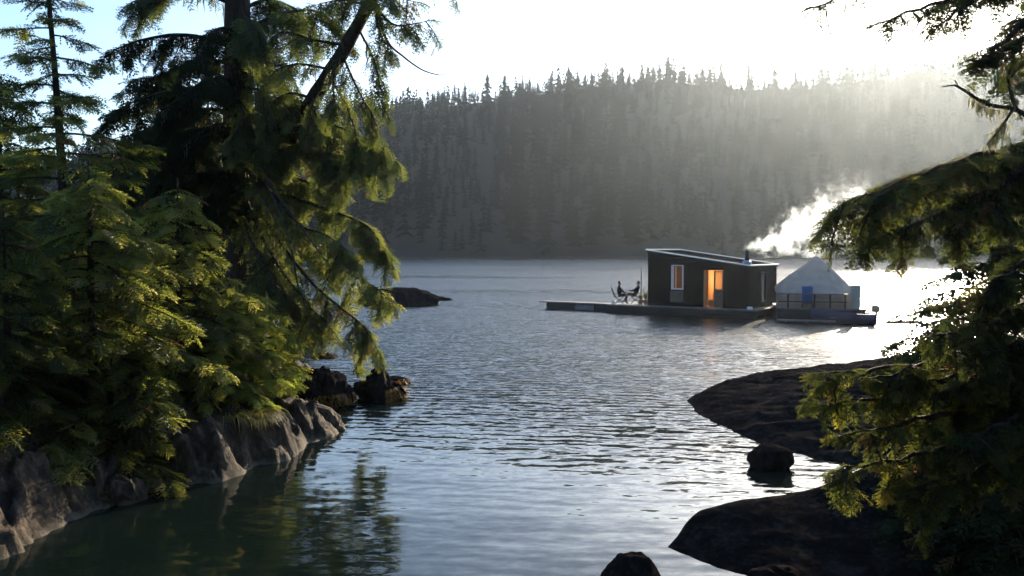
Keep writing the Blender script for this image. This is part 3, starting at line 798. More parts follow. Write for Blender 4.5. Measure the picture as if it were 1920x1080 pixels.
A_LIMBS = [  # control points (px, py, Y), radius, foliage size, side length, drape, tint
    ([(450, 60, 24), (520, 30, 23.4), (590, 20, 22.8), (650, 60, 22.4)], .07, .46, .65, .5, .35),
    ([(450, 130, 24), (510, 150, 23.3), (570, 200, 22.8), (600, 270, 22.4)], .06, .44, .55, .6, .35),
    ([(450, 110, 24), (500, 125, 23.2), (540, 170, 22.8), (555, 230, 22.6)], .05, .44, .55, .7, .35),
    ([(450, 160, 24), (495, 175, 22.9), (520, 230, 22.4), (530, 290, 22.2)], .05, .44, .55, .7, .4),
    ([(452, 200, 24), (540, 215, 23.2), (640, 240, 22.4), (728, 282, 21.8)], .07, .46, .60, .6, .45),
    ([(452, 235, 24), (530, 265, 23.0), (620, 285, 22.0), (706, 318, 21.4)], .06, .46, .62, .6, .5),
    ([(455, 270, 24), (520, 320, 22.9), (590, 345, 22.2), (650, 362, 21.8)], .06, .44, .50, .55, .5),
    ([(455, 300, 24), (530, 360, 22.6), (620, 395, 21.6), (690, 425, 21.0), (726, 478, 20.8)], .07, .46, .55, .5, .6),
    ([(458, 325, 24), (520, 400, 22.4), (585, 470, 21.2), (640, 505, 20.8), (705, 540, 20.4), (722, 566, 20.4)], .06, .44, .50, .5, .6),
    ([(458, 345, 24), (510, 430, 22.2), (575, 520, 20.8), (630, 570, 20.3), (675, 605, 20.0), (694, 626, 20.0)], .055, .40, .40, .55, .6),
    ([(456, 360, 24), (490, 440, 22.2), (530, 510, 21.0), (570, 560, 20.4), (600, 600, 20.2)], .05, .42, .50, .5, .55),
    ([(450, 310, 24), (500, 350, 22.3), (560, 420, 21.2), (610, 440, 20.6), (650, 470, 20.2)], .05, .44, .55, .55, .55),
    ([(450, 380, 24), (470, 450, 22.0), (500, 500, 21.0), (520, 540, 20.2)], .05, .42, .55, .5, .45),
    ([(440, 88, 24), (350, 66, 23.4), (270, 74, 23), (205, 96, 22.6)], .08, .40, .55, .9, .15),
    ([(440, 170, 24), (360, 165, 24.6), (280, 180, 25), (200, 215, 25.2)], .07, .46, .70, .7, .12),
    ([(440, 240, 24), (350, 245, 23.2), (270, 275, 22.8)], .06, .46, .65, .7, .15),
    ([(440, 320, 24), (350, 330, 23.0), (280, 370, 22.4)], .06, .46, .60, .6, .2),
    ([(440, 120, 24), (370, 112, 25.2), (310, 140, 26), (250, 150, 26.6)], .07, .50, .75, .9, .1),
    ([(440, 150, 24), (390, 150, 22.8), (330, 190, 22.2), (300, 215, 21.8)], .07, .44, .60, .9, .12),
    ([(440, 210, 24), (380, 205, 25.4), (310, 225, 26.4), (240, 280, 27)], .06, .50, .75, .9, .1),
    ([(440, 230, 24), (390, 240, 22.8), (330, 290, 22.2), (290, 350, 22)], .06, .48, .70, .8, .15),
    ([(440, 280, 24), (380, 285, 25), (310, 320, 25.6), (250, 370, 26)], .06, .50, .70, .8, .12),
    ([(440, 350, 24), (390, 370, 23), (350, 420, 22.4)], .06, .48, .65, .8, .15),
    ([(445, 260, 24), (430, 300, 22.9), (410, 370, 22.4)], .05, .44, .55, .8, .2),
    ([(450, 20, 24), (500, 0, 24.6), (560, 20, 25), (620, 70, 25.2)], .06, .46, .60, .8, .25),
    ([(450, 90, 24), (500, 95, 24.8), (550, 130, 25.2)], .05, .44, .55, .8, .25),
    ([(440, 10, 24), (360, -20, 23.8), (290, -10, 23.4), (262, 15, 23.2)], .06, .42, .40, .8, .25),
    ([(440, 50, 24), (400, 60, 22.6), (360, 120, 21.6)], .05, .42, .50, .6, .2),
    ([(445, 30, 24), (470, 40, 22.6), (500, 100, 21.8)], .05, .42, .50, .6, .3),
    ([(445, 150, 24), (450, 190, 22.8), (480, 260, 22.0)], .05, .40, .45, .6, .35),
    ([(445, -80, 24), (540, -110, 23), (640, -80, 22), (700, -20, 21.4)], .07, .44, .60, .7, .3),
    ([(445, -60, 24), (380, -90, 23), (300, -80, 22)], .07, .44, .60, .7, .3),
    ([(445, -240, 24), (560, -260, 23), (660, -200, 22)], .07, .44, .60, .5, .3),
    ([(445, -260, 24), (330, -280, 23), (220, -220, 22)], .07, .44, .60, .5, .3),
]
pathsA = []
for ci, (ctrl, r0, size, side, drape, tint) in enumerate(A_LIMBS):
    pts = rel(curve([at(*c) for c in ctrl], 14), baseA); pathsA.append(pts)
    lw = Wood(); lw.tube(pts, r0, 0.008, 6, rng=rgA, wob=.1)
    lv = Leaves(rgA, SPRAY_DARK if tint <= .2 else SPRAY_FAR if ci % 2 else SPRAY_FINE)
    tw_ = Wood()
    foliate(lv, tw_, pts, size * .85, 0.18, 0.16, side * .8, 0.42, drape, tint, 0.85, tilt=.7)
    sublimbs(lv, tw_, pts, rgA, 8, .95, size * .8, .30, .5, drape, tint, .85)
    limb = lw.build('limb', M['bark'], tA)
    lv.build('foliage', M['dark_leaf' if tint <= .2 else 'hemlock'], limb); tw_.build('twig_mass', M['bark'], limb, kind='stuff')  # low-tint limbs: shade from trunk and boughs put into the needle colour
    TREE_TRIS['A'] = TREE_TRIS.get('A', 0) + lv.tris()
# thin bare boughs sweeping down in front
for ctrl in ([(470, 250, 23), (500, 330, 21.8), (560, 420, 20.8), (620, 500, 20.2)], [(480, 300, 22.6), (540, 440, 21), (560, 540, 20.4), (600, 620, 20.1), (680, 670, 20.0)],
             [(462, 200, 23.4), (485, 300, 22.6), (490, 380, 22.2)], [(470, 330, 22.6), (520, 420, 21.4), (545, 470, 21)]):
    lw = Wood(); lw.tube(rel(curve([at(*c) for c in ctrl], 14), baseA), .035, .008, 5); lw.build('bare_limb', M['bark_grey'], tA)
lichen(tA, pathsA, rgA, 1500, (.15, .6))

# brown mossy lump on the lowest bough
mp_ = rel(curve([at(500, 520, 20.6), at(540, 560, 20.2), at(560, 580, 20.0)], 8), baseA)
lichen(tA, [mp_], rgA, 500, (.1, .4), 'brown_moss', 'brown_moss', 0.05)

# ------------------------------------------------------------------ leaning tree
rgL = np.random.default_rng(17)
baseL = at(470, 560, 23.2); baseL.z = ground_left(baseL.x, 23.2)
tL = empty('leaning_conifer', baseL)
props(tL, 'leaning conifer with bare diagonal trunk against the bright sky', 'tree')
lp = curve([baseL + Vector((0, 0, -.5)), at(500, 380, 23.0), at(540, 275, 22.8), at(595, 175, 22.5), at(648, 88, 22.2), at(702, -15, 21.9), at(760, -150, 21.6), at(800, -320, 21.4)], 28)
tw = Wood(); tw.tube(rel(lp, baseL), .27, .09, 10, rng=rgL, wob=.08); tw.build('trunk', M['bark'], tL)
L_LIMBS = [
    ([(694, 0, 22), (735, 45, 21.6), (775, 45, 21.3), (806, 38, 21.1)], .04, .34, .30, .7, .25, .55),
    ([(700, -10, 22), (740, -5, 21.5), (785, 5, 21.2)], .04, .36, .40, .9, .25, .7),
    ([(700, 0, 21.9), (712, 60, 21.5), (735, 100, 21.2)], .04, .34, .35, .8, .25, .6),
    ([(670, 50, 22.1), (700, 110, 21.7), (712, 160, 21.5), (722, 215, 21.4)], .035, .34, .38, .6, .35, .65),
    ([(640, 100, 22.3), (672, 170, 21.8), (700, 220, 21.4), (716, 262, 21.2)], .035, .36, .42, .6, .4, .7),
    ([(615, 140, 22.4), (650, 200, 21.9), (668, 260, 21.6), (664, 310, 21.5)], .035, .38, .45, .6, .45, .8),
    ([(650, 85, 22.2), (590, 75, 22.4), (530, 60, 22.6), (490, 90, 22.8)], .045, .40, .50, .6, .3, .8),
    ([(620, 130, 22.3), (560, 120, 22.0), (515, 135, 21.8), (490, 180, 21.6)], .04, .38, .45, .6, .35, .75),
    ([(590, 185, 22.5), (540, 175, 22.2), (505, 205, 21.9), (500, 260, 21.7)], .04, .38, .45, .6, .4, .8),
    ([(575, 210, 22.6), (610, 260, 22.1), (640, 320, 21.8)], .035, .38, .45, .6, .45, .8),
    ([(690, 10, 21.9), (640, 0, 22), (590, 10, 22.3)], .04, .38, .45, .6, .3, .8),
    ([(560, 240, 22.7), (590, 250, 22.2), (620, 280, 21.9), (650, 330, 21.7)], .035, .38, .5, .7, .4, .9),
    ([(545, 265, 22.8), (520, 270, 22.2), (505, 310, 21.9)], .035, .38, .5, .7, .35, .9),
    ([(600, 170, 22.4), (585, 200, 21.9), (575, 260, 21.6)], .03, .36, .45, .7, .4, .9),
    ([(640, 100, 22.2), (625, 150, 21.7), (630, 210, 21.5)], .03, .36, .4, .7, .4, .8),
    ([(730, -80, 21.7), (790, -70, 21.2), (850, -40, 21)], .04, .36, .40, .6, .3, .6),
    ([(720, -60, 21.7), (660, -60, 22), (600, -40, 22.3)], .04, .38, .45, .6, .3, .7),
]
pathsL = []
for ci, (ctrl, r0, size, side, drape, tint, dens) in enumerate(L_LIMBS):
    pts = rel(curve([at(*c) for c in ctrl], 12), baseL); pathsL.append(pts)
    lw = Wood(); lw.tube(pts, r0, 0.006, 5); limb = lw.build('limb', M['bark'], tL)
    lv = Leaves(rgL, SPRAY_FINE); tw_ = Wood()
    foliate(lv, tw_, pts, size, 0.15, 0.17, side, 0.6, drape, tint, dens, tilt=.7)
    sublimbs(lv, tw_, pts, rgL, 3, .6, size * .85, .22, .6, drape, tint, dens)
    lv.build('foliage', M['hemlock'], limb); tw_.build('twig_mass', M['bark'], limb, kind='stuff')
    TREE_TRIS['L'] = TREE_TRIS.get('L', 0) + lv.tris()
lw = Wood(); bp = rel(curve([at(702, 5, 21.9), at(725, 75, 21.5), at(755, 105, 21.3), at(790, 130, 21.1), at(820, 140, 21.0), at(836, 140, 20.9)], 18), baseL)
lw.tube(bp, .035, .008, 5); lw.build('bare_limb', M['bark'], tL)
lichen(tL, pathsL, rgL, 500, (.12, .45))

# ------------------------------------------------------------------ spruces of the left bank
def place(px, Y): x = (px - 960) / F * Y; return Vector((x, Y, ground_left(x, Y)))
cone = lambda r, p=0.8, b=0.0: (lambda t: r * ((1 - t) ** p) + b)
conifer('slender_spruce', 'slender young spruce with a bare reddish stem showing against blue sky', place(128, 19), 9.8, .15,
        lambda t: 1.9 * min(1, (1 - t) * 2.2) * (0.75 if t > .5 else 1.0), 62, .40, 'spruce', SPRAY_FAR, 21, .06, .12, .10, .06, .35, .95, bark='bark', step=.17, lean=(-0.45, 0), side=.5)
conifer('bushy_spruce', 'broad bushy spruce with sunlit yellow green fans above the cove', place(170, 15.2), 4.3, .12, cone(2.5, .7), 54, .42, 'spruce', SPRAY_FAR, 22, .03, .30, .22, .05, .42, .9, side=.55)
conifer('bushy_spruce', 'smaller bushy spruce between the broad one and the old trunk', place(335, 16.8), 3.9, .10, cone(1.9, .7), 46, .40, 'spruce', SPRAY_FAR, 23, .03, .28, .22, .05, .45, .9, side=.5)
conifer('shaded_spruce', 'low shaded spruce at the picture edge above the near rocks', place(10, 13.4), 3.2, .09, cone(1.45, .7), 40, .38, 'spruce_shaded', SPRAY_FAR, 24, .03, .35, .18, .05, .35, .95, side=.5)
conifer('shaded_spruce', 'dark low spruce drooping over the rock hollow', place(235, 14.3), 1.3, .06, cone(.95, .7), 26, .34, 'spruce_shaded', SPRAY_FAR, 25, .03, .45, .18, .05, .35, .95, side=.45)
conifer('bright_shrub', 'bright yellow green feathery shrub at the tip of the bank', place(470, 17.6), 2.1, .05, cone(1.15, .6, .1), 36, .32, 'shrub', SPRAY_FAR, 26, .02, .15, .45, .0, .55, .95, side=.4, step=.13, cat='shrub')
conifer('bright_shrub', 'rounded light green shrub hanging low beside the yellow grass tuft', place(405, 16.6), 1.4, .05, cone(1.0, .6, .1), 30, .30, 'shrub', SPRAY_FAR, 27, .02, .35, .30, .0, .5, .95, side=.4, step=.13, cat='shrub')
conifer('bright_shrub', 'small mossy shrub reaching over the dark boulders by the water', place(515, 19.4), 1.6, .05, cone(.65, .6, .1), 26, .30, 'shrub', SPRAY_FAR, 28, .02, .25, .30, .1, .45, .9, side=.35, step=.14, cat='shrub')
# dark trees behind
for k_, (px_, y_, h_, r_, lab) in enumerate([
    (322, 31, 8.6, 2.6, 'dense dark conifer filling the gap left of the old trunk'), (395, 28, 7.6, 2.2, 'dark conifer pressed against the left side of the old trunk'),
    (478, 34, 7.0, 2.6, 'dark conifer standing behind the thick trunk'), (4, 28, 7.6, 1.9, 'blue black conifer top at the picture edge beyond the slender spruce'),
    (215, 27, 5.6, 2.3, 'low dark conifer behind the slender stem'), (545, 37, 5.0, 2.2, 'dark conifer glimpsed below the leaning trunk')]):
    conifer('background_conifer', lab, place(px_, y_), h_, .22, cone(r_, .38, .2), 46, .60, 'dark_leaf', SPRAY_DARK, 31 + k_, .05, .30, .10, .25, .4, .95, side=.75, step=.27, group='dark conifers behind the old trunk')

# undergrowth covering the top of the bank
rgU = np.random.default_rng(41); lv = Leaves(rgU, SPRAY_DARK)
ux = rgU.uniform(-16, -3.2, 9000); uy = rgU.uniform(9, 30, 9000)
usd = poly_sd(LEFT, ux, uy); uz = left_z(ux[None], uy[None])[0]
for x, y, z, s in zip(ux, uy, uz, usd):
    if s < 0.75 + 0.5 * rgU.random() or s > 5 or len(lv.P) > 1200: continue
    if y > 17.2 and x > -5.6: continue
    a = rgU.uniform(0, 6.28)
    lv.add((x, y, z + rgU.uniform(0, .5)), (math.cos(a), math.sin(a), rgU.uniform(-.3, .8)), (rgU.uniform(-.5, .5), rgU.uniform(-.5, .5), 1), rgU.uniform(.2, .42), rgU.uniform(0, .7))
u = lv.build('undergrowth', M['spruce'], None)
props(u, 'tangled low evergreen undergrowth covering the top of the bank', 'undergrowth', kind='stuff')

# tuft of yellow grass over the rock
def grass_tuft(name, label, base, n, spread, length, seed):
    r = np.random.default_rng(seed); V = []; T = []; C = []
    for _ in range(n):
        p = np.array([r.normal(0, spread), r.normal(0, spread), 0]); a = r.uniform(-1.2, 1.0); L = length * r.uniform(.5, 1.1)
        d = np.array([math.cos(a), math.sin(a) - .5, 0]); w = np.array([-d[1], d[0], 0]) * .008
        pts = [p + d * L * u * .75 + np.array([0, 0, L * (.75 * u - 1.0 * u * u)]) for u in (0, .35, .7, 1)]
        b = len(V); V += [pts[0] - w, pts[0] + w, pts[1] - w, pts[1] + w, pts[2] - w * .6, pts[2] + w * .6, pts[3]]
        T += [(b, b + 1, b + 3), (b, b + 3, b + 2), (b + 2, b + 3, b + 5), (b + 2, b + 5, b + 4), (b + 4, b + 5, b + 6)]; C += [.06 + .94 * r.random()] * 7
    o = link(name, mesh_np(name, np.array(V), np.array(T), np.array(C)), M['grass']); o.location = base
    props(o, label, 'grass'); return o
gp = at(462, 760, 16.35)
grass_tuft('grass_tuft', 'tuft of dry yellow grass hanging over the sunlit rock', Vector((gp.x, gp.y, ground_left(gp.x, gp.y) + .02)), 460, .20, .62, 3)

# ------------------------------------------------------------------ spruce on the right shore
rgR = np.random.default_rng(77)
xR = 5.75; YR = 9.2
baseR = Vector((xR, YR, ground_right(xR, YR)))
tR = empty('shore_spruce', baseR)
props(tR, 'backlit spruce framing the picture edge with boughs reaching over the rock ledge', 'tree')
tw = Wood(); tw.tube(rel([Vector((xR, YR, baseR.z - .6 + k * (13 - baseR.z + .6) / 12)) for k in range(13)], baseR), .2, .05, 12, rng=rgR, wob=.05); tw.build('trunk', M['bark'], tR)
R_LIMBS = [
    ([(1990, -60, 9.2), (1890, -20, 8.7), (1770, 5, 8.2), (1650, 42, 7.9)], .045, .24, .34, .3, .3, .9),
    ([(1990, -220, 9.2), (1840, -150, 8.6), (1660, -60, 8.0), (1512, 18, 7.6)], .04, .22, .24, .3, .3, .7),
    ([(1990, -120, 9.2), (1900, -60, 8.4), (1820, 0, 8.0), (1760, 48, 7.8)], .04, .24, .30, .3, .3, .9),
    ([(1990, 20, 9.2), (1930, 40, 8.6), (1870, 90, 8.2), (1835, 118, 8.0)], .04, .24, .34, .4, .2, 1.0),
    ([(1990, 50, 9.2), (1920, 75, 8.6), (1860, 112, 8.2), (1824, 112, 8.0)], .04, .22, .26, .4, .2, 1.0),
    ([(1990, 90, 9.2), (1940, 110, 8.8), (1890, 150, 8.5)], .035, .20, .22, .3, .3, .9),
    ([(1990, 350, 9.2), (1870, 310, 8.6), (1760, 325, 8.1), (1650, 355, 7.8), (1566, 398, 7.6)], .05, .26, .34, .45, .45, 1.0),
    ([(1990, 380, 9.2), (1880, 350, 8.8), (1780, 365, 8.5), (1690, 400, 8.3), (1600, 415, 8.1)], .045, .26, .34, .45, .4, 1.0),
    ([(1990, 420, 9.2), (1890, 385, 8.7), (1790, 395, 8.2), (1700, 425, 7.9), (1610, 450, 7.7)], .045, .20, .24, .5, .35, .8),
    ([(1990, 300, 9.2), (1940, 275, 8.9), (1895, 268, 8.7)], .035, .22, .3, .4, .3, 1.0),
    ([(1990, 330, 9.2), (1910, 330, 8.7), (1840, 370, 8.3), (1775, 430, 8.1)], .04, .24, .34, .5, .35, 1.0),
    ([(1990, 280, 9.2), (1940, 300, 8.6), (1890, 340, 8.3), (1860, 400, 8.2)], .04, .24, .34, .5, .35, 1.0),
    ([(1990, 300, 9.2), (1880, 290, 8.5), (1780, 305, 8.0), (1690, 345, 7.7), (1600, 380, 7.5)], .04, .24, .32, .5, .5, 1.0),
    ([(1990, 540, 9.2), (1900, 540, 8.8), (1830, 560, 8.5), (1760, 575, 8.2)], .04, .20, .26, .4, .2, .9),
    ([(1990, 600, 9.2), (1890, 590, 8.6), (1810, 615, 8.2), (1735, 640, 7.9)], .04, .20, .26, .4, .25, .9),
    ([(1990, 700, 9.2), (1870, 660, 8.8), (1780, 665, 8.4), (1700, 690, 8.1), (1630, 710, 7.9)], .04, .20, .26, .35, .4, .8),
    ([(1990, 760, 9.2), (1850, 700, 8.8), (1720, 690, 8.4), (1610, 695, 8.1), (1522, 702, 7.9)], .04, .24, .36, .4, .5, .95),
    ([(1990, 760, 9.2), (1850, 700, 8.6), (1740, 720, 8.2), (1640, 745, 8.0), (1540, 760, 7.9)], .04, .24, .36, .4, .5, .95),
    ([(1990, 800, 9.2), (1860, 760, 8.5), (1760, 780, 8.1), (1660, 800, 7.9), (1570, 820, 7.8)], .04, .24, .36, .4, .5, .95),
    ([(1990, 860, 9.2), (1870, 820, 8.4), (1770, 840, 8.0), (1660, 870, 7.8), (1565, 885, 7.7)], .04, .24, .36, .3, .5, .95),
    ([(1990, 900, 9.2), (1900, 860, 8.3), (1800, 890, 7.9), (1700, 910, 7.7)], .04, .24, .36, .3, .4, .95),
    ([(1990, 640, 9.2), (1920, 640, 8.4), (1860, 690, 8.0), (1790, 720, 7.8)], .04, .24, .4, .4, .2, 1.0),
    ([(1990, 560, 9.2), (1930, 560, 8.4), (1880, 600, 8.0), (1820, 640, 7.8)], .04, .24, .4, .4, .2, 1.0),
    ([(1990, 740, 9.2), (1930, 760, 8.2), (1870, 800, 7.8), (1800, 820, 7.6)], .04, .24, .4, .4, .2, 1.0),
    ([(1990, 480, 9.2), (1940, 480, 8.4), (1890, 510, 8.0), (1840, 560, 7.8)], .04, .24, .4, .4, .2, 1.0),
]
pathsR = []
for ci, (ctrl, r0, size, side, drape, tint, dens) in enumerate(R_LIMBS):
    pts = rel(curve([at(*c) for c in ctrl], 14), baseR); pathsR.append(pts)
    pts = [p + rgR.uniform(-.035, .035, 3) * (0 < k < len(pts) - 1) for k, p in enumerate(pts)]
    pts[0][:2] = 0
    lw = Wood(); lw.tube(pts, r0, 0.006, 6); limb = lw.build('limb', M['bark'], tR)
    lv = Leaves(rgR, SPRAY_NEAR); tw_ = Wood()
    foliate(lv, tw_, pts, size * .85, 0.2, 0.085, side * .75, 0.30, drape, tint, dens, tilt=.8)
    if ci > 5: sublimbs(lv, tw_, pts, rgR, 6, .36, size * .8, .13, .4, drape, tint, .9, step=.08)
    lv.build('foliage', M['spruce_shaded'], limb); tw_.build('twig_mass', M['bark'], limb, kind='stuff')
    TREE_TRIS['R'] = TREE_TRIS.get('R', 0) + lv.tris()
for ctrl, r0 in (([(1990, 262, 9.2), (1945, 235, 8.8), (1905, 205, 8.4), (1855, 197, 8.3), (1812, 172, 8.2), (1790, 160, 8.2), (1766, 163, 8.1)], .028), ([(1900, 204, 8.4), (1876, 240, 8.3), (1850, 272, 8.2)], .014),
                 ([(1905, 205, 8.4), (1890, 150, 8.5), (1900, 110, 8.6)], .022), ([(1800, 166, 8.2), (1790, 150, 8.2)], .007), ([(1850, 197, 8.3), (1830, 210, 8.3)], .007)):
    lw = Wood(); lw.tube(rel(curve([at(*c) for c in ctrl], 12), baseR), r0, .006, 6, rng=rgR, wob=.15); lw.build('dead_limb', M['bark'], tR)
dl = [rel(curve([at(1905, 205, 8.4), at(1855, 200, 8.3), at(1820, 182, 8.2)], 8), baseR), rel(curve([at(1890, 222, 8.35), at(1850, 272, 8.2)], 6), baseR)]
lichen(tR, dl, rgR, 260, (.03, .14), width=.008)
lichen(tR, pathsR[6:12], rgR, 500, (.05, .22), width=.010)
# upper crown out of the picture, which shades the shore
lw = Wood(); lv = Leaves(rgR, SPRAY_DARK)
for i in range(34):
    z = rgR.uniform(2.5, 11.0); a = rgR.uniform(-0.9, 1.0); L = (2.6 - .18 * z) * rgR.uniform(.7, 1.1)
    pts = [np.array([0, 0, z]) + np.array([math.cos(a), math.sin(a), .1 - .35 * u]) * L * u for u in np.linspace(0, 1, 6)]
    lw.tube(pts, .03, .006, 5); foliate(lv, lw, pts, .40, .2, .17, .5, .3, .2, .35, .9)
lv.build('crown', M['spruce_shaded'], tR); lw.build('branchwork', M['bark'], tR, kind='stuff')
for k_, (x_, y_, h_, r_, lab) in enumerate([
    (5.75, 11.6, 2.1, 1.0, 'dark backlit bush at the end of the sun glitter gap'), (6.6, 12.2, 2.6, 1.2, 'dense black bush behind the framing spruce at the picture edge'),
    (7.2, 14.6, 2.0, 1.3, 'dark bush on the rise behind the rock ledge'), (5.5, 10.4, 1.3, .9, 'low dark bush under the lit lower boughs'), (5.2, 9.3, 1.0, .8, 'black low growth at the foot of the framing spruce')]):
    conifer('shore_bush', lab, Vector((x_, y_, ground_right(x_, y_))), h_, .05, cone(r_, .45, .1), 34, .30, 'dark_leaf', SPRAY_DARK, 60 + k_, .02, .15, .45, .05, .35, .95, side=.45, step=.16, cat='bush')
conifer('shade_conifer', 'tall dark conifer added at the picture edge to shade the near rock', Vector((8.3, 12.6, ground_right(8.3, 12.6))), 7.5, .16, cone(2.0, .7), 34, .45, 'dark_leaf', SPRAY_DARK, 36, .03, .3, .15, .1, .4, .9, side=.6, step=.22)  # extra tree added for the shade it throws on the near rock

# ------------------------------------------------------------------ boulders
def boulder(name, label, loc, size, rot, seed, mat='rock_dark', sub=5, rough=0.32, group=None, weed=None, cat='rock', flat=1.0):
    bm = bmesh.new(); bmesh.ops.create_icosphere(bm, subdivisions=sub, radius=1.0)
    o = Vector((seed * 3.7, seed * 1.3, -seed * 2.1))
    for v in bm.verts:
        p = v.co.copy()
        k = 1 + rough * mnoise.fractal(p * 1.1 + o, .8, 2.0, 3) + rough * .55 * (mnoise.ridged_multi_fractal(p * 1.8 + o, .9, 2.1, 4, 1.0, 2.0) - 1.1) * .5 + rough * .16 * mnoise.fractal(p * 7 + o, .8, 2.0, 3)
        c = mnoise.cell_vector(p * 1.3 + o)
        p = p * k
        p.z = math.copysign(abs(p.z) ** flat, p.z)
        v.co = Vector((p.x * size[0], p.y * size[1], p.z * size[2]))
    me = bpy.data.meshes.new(name); bm.to_mesh(me); bm.free()
    for f in me.polygons: f.use_smooth = True
    root = empty(name, loc, rot) if weed else None
    ob = link('stone' if weed else name, me, M[mat], root)
    if not weed: ob.location = loc; ob.rotation_euler = (0, 0, rot); root = ob
    props(root, label, cat, group)
    if weed:
        r = np.random.default_rng(seed); V = []; T = []; C = []
        n, (a0, a1), (z0, z1) = weed
        vs = [v.co.copy() for v in me.vertices]
        cand = [v for v in vs if a0 <= math.atan2(v.y, v.x) <= a1 and z0 <= v.z <= z1]
        for _ in range(n if cand else 0):
            p = np.array(cand[r.integers(len(cand))]); out = np.array([p[0], p[1], 0]); out /= np.linalg.norm(out) + 1e-6
            L = r.uniform(.06, .2); a = r.uniform(-.6, .6); s = np.array([-out[1], out[0], 0])
            d = out * .5 + s * a + np.array([0, 0, -.8]); w = s * r.uniform(.01, .03)
            q = p + out * .03; m_ = q + d * L * .5 + out * .02; e = q + d * L
            b = len(V); V += [q - w * .4, q + w * .4, m_ - w, m_ + w, e]; T += [(b, b + 1, b + 3), (b, b + 3, b + 2), (b + 2, b + 3, b + 4)]; C += [.06 + .94 * r.random()] * 5
        if V:
            so = link('seaweed', mesh_np('seaweed', np.array(V), np.array(T), np.array(C)), M['weed'], root); so['kind'] = 'stuff'
    return root

def wp(px, py, dz=0.0): p = on_water(px, py); return Vector((p.x, p.y, dz))
boulder('boulder', 'dark knobbly boulder with orange seaweed against the sunlit bank', wp(594, 766, .16) + Vector((0, .55, 0)), (.74, .62, .66), .4, 1, weed=(900, (-2.3, .6), (-.3, .18)), sub=5, rough=.4)
boulder('boulder', 'black boulder standing alone in the water, orange weed on its sunny side', wp(708, 752, .14) + Vector((0, .35, 0)), (.58, .52, .5), .8, 2, weed=(900, (-2.0, .9), (-.3, .2)), rough=.42)
boulder('boulder', 'small dark rock trailing seaweed behind the lone black boulder', wp(738, 722, .02) + Vector((0, .3, 0)), (.36, .25, .16), .2, 3, weed=(400, (-2.5, 2.0), (-.1, .12)), sub=4)
boulder('boulder', 'low weed-covered rock awash under the tip of the drooping bough', wp(606, 672, .0) + Vector((0, .3, 0)), (.46, .35, .17), .3, 4, weed=(400, (-2.9, 1.5), (-.1, .15)), sub=4)
boulder('boulder', 'smooth rounded grey stone tucked behind the sunlit slab', wp(534, 770, .55) + Vector((0, .9, 0)), (.55, .5, .55), .1, 5, mat='rock', sub=5, rough=.2)
boulder('slab_rock', 'long grey slab sloping into the water at the tip of the bank', wp(572, 806, .10) + Vector((-.1, .45, 0)), (1.0, .40, .42), -.55, 6, mat='rock', rough=.16)
boulder('islet', 'long low dark rock islet out in the inlet', wp(742, 573, .15) + Vector((0, 1.0, 0)), (2.7, 1.3, 1.0), .05, 7, rough=.22, flat=.8)
boulder('islet', 'small rock just breaking the water beside the long islet', wp(826, 564, -.05) + Vector((0, .6, 0)), (.75, .5, .33), .0, 8, sub=4)
boulder('islet', 'low brownish hump joining the long islet under the foliage', wp(690, 571, .1) + Vector((0, .6, 0)), (.9, .8, .62), .3, 9, sub=4)
boulder('boulder', 'squarish black boulder in the water below the rock ledge', wp(1456, 884, .16) + Vector((0, .35, 0)), (.40, .34, .23), .15, 10, rough=.22, flat=.7)
boulder('boulder', 'dome-shaped dark rock cut by the lower picture edge', Vector((1.38, 10.1, .0)), (.37, .34, .37), .3, 11, rough=.16)
boulder('boulder', 'pale-topped rock at the lower picture edge in front of the dark shore', Vector((2.85, 9.45, .18)), (.34, .3, .28), .2, 12, rough=.2)
boulder('boulder', 'rugged boulder at the foot of the near sunlit rocks', wp(236, 950, .0) + Vector((-.15, .3, 0)), (.34, .3, .4), .9, 13, mat='rock', rough=.4)

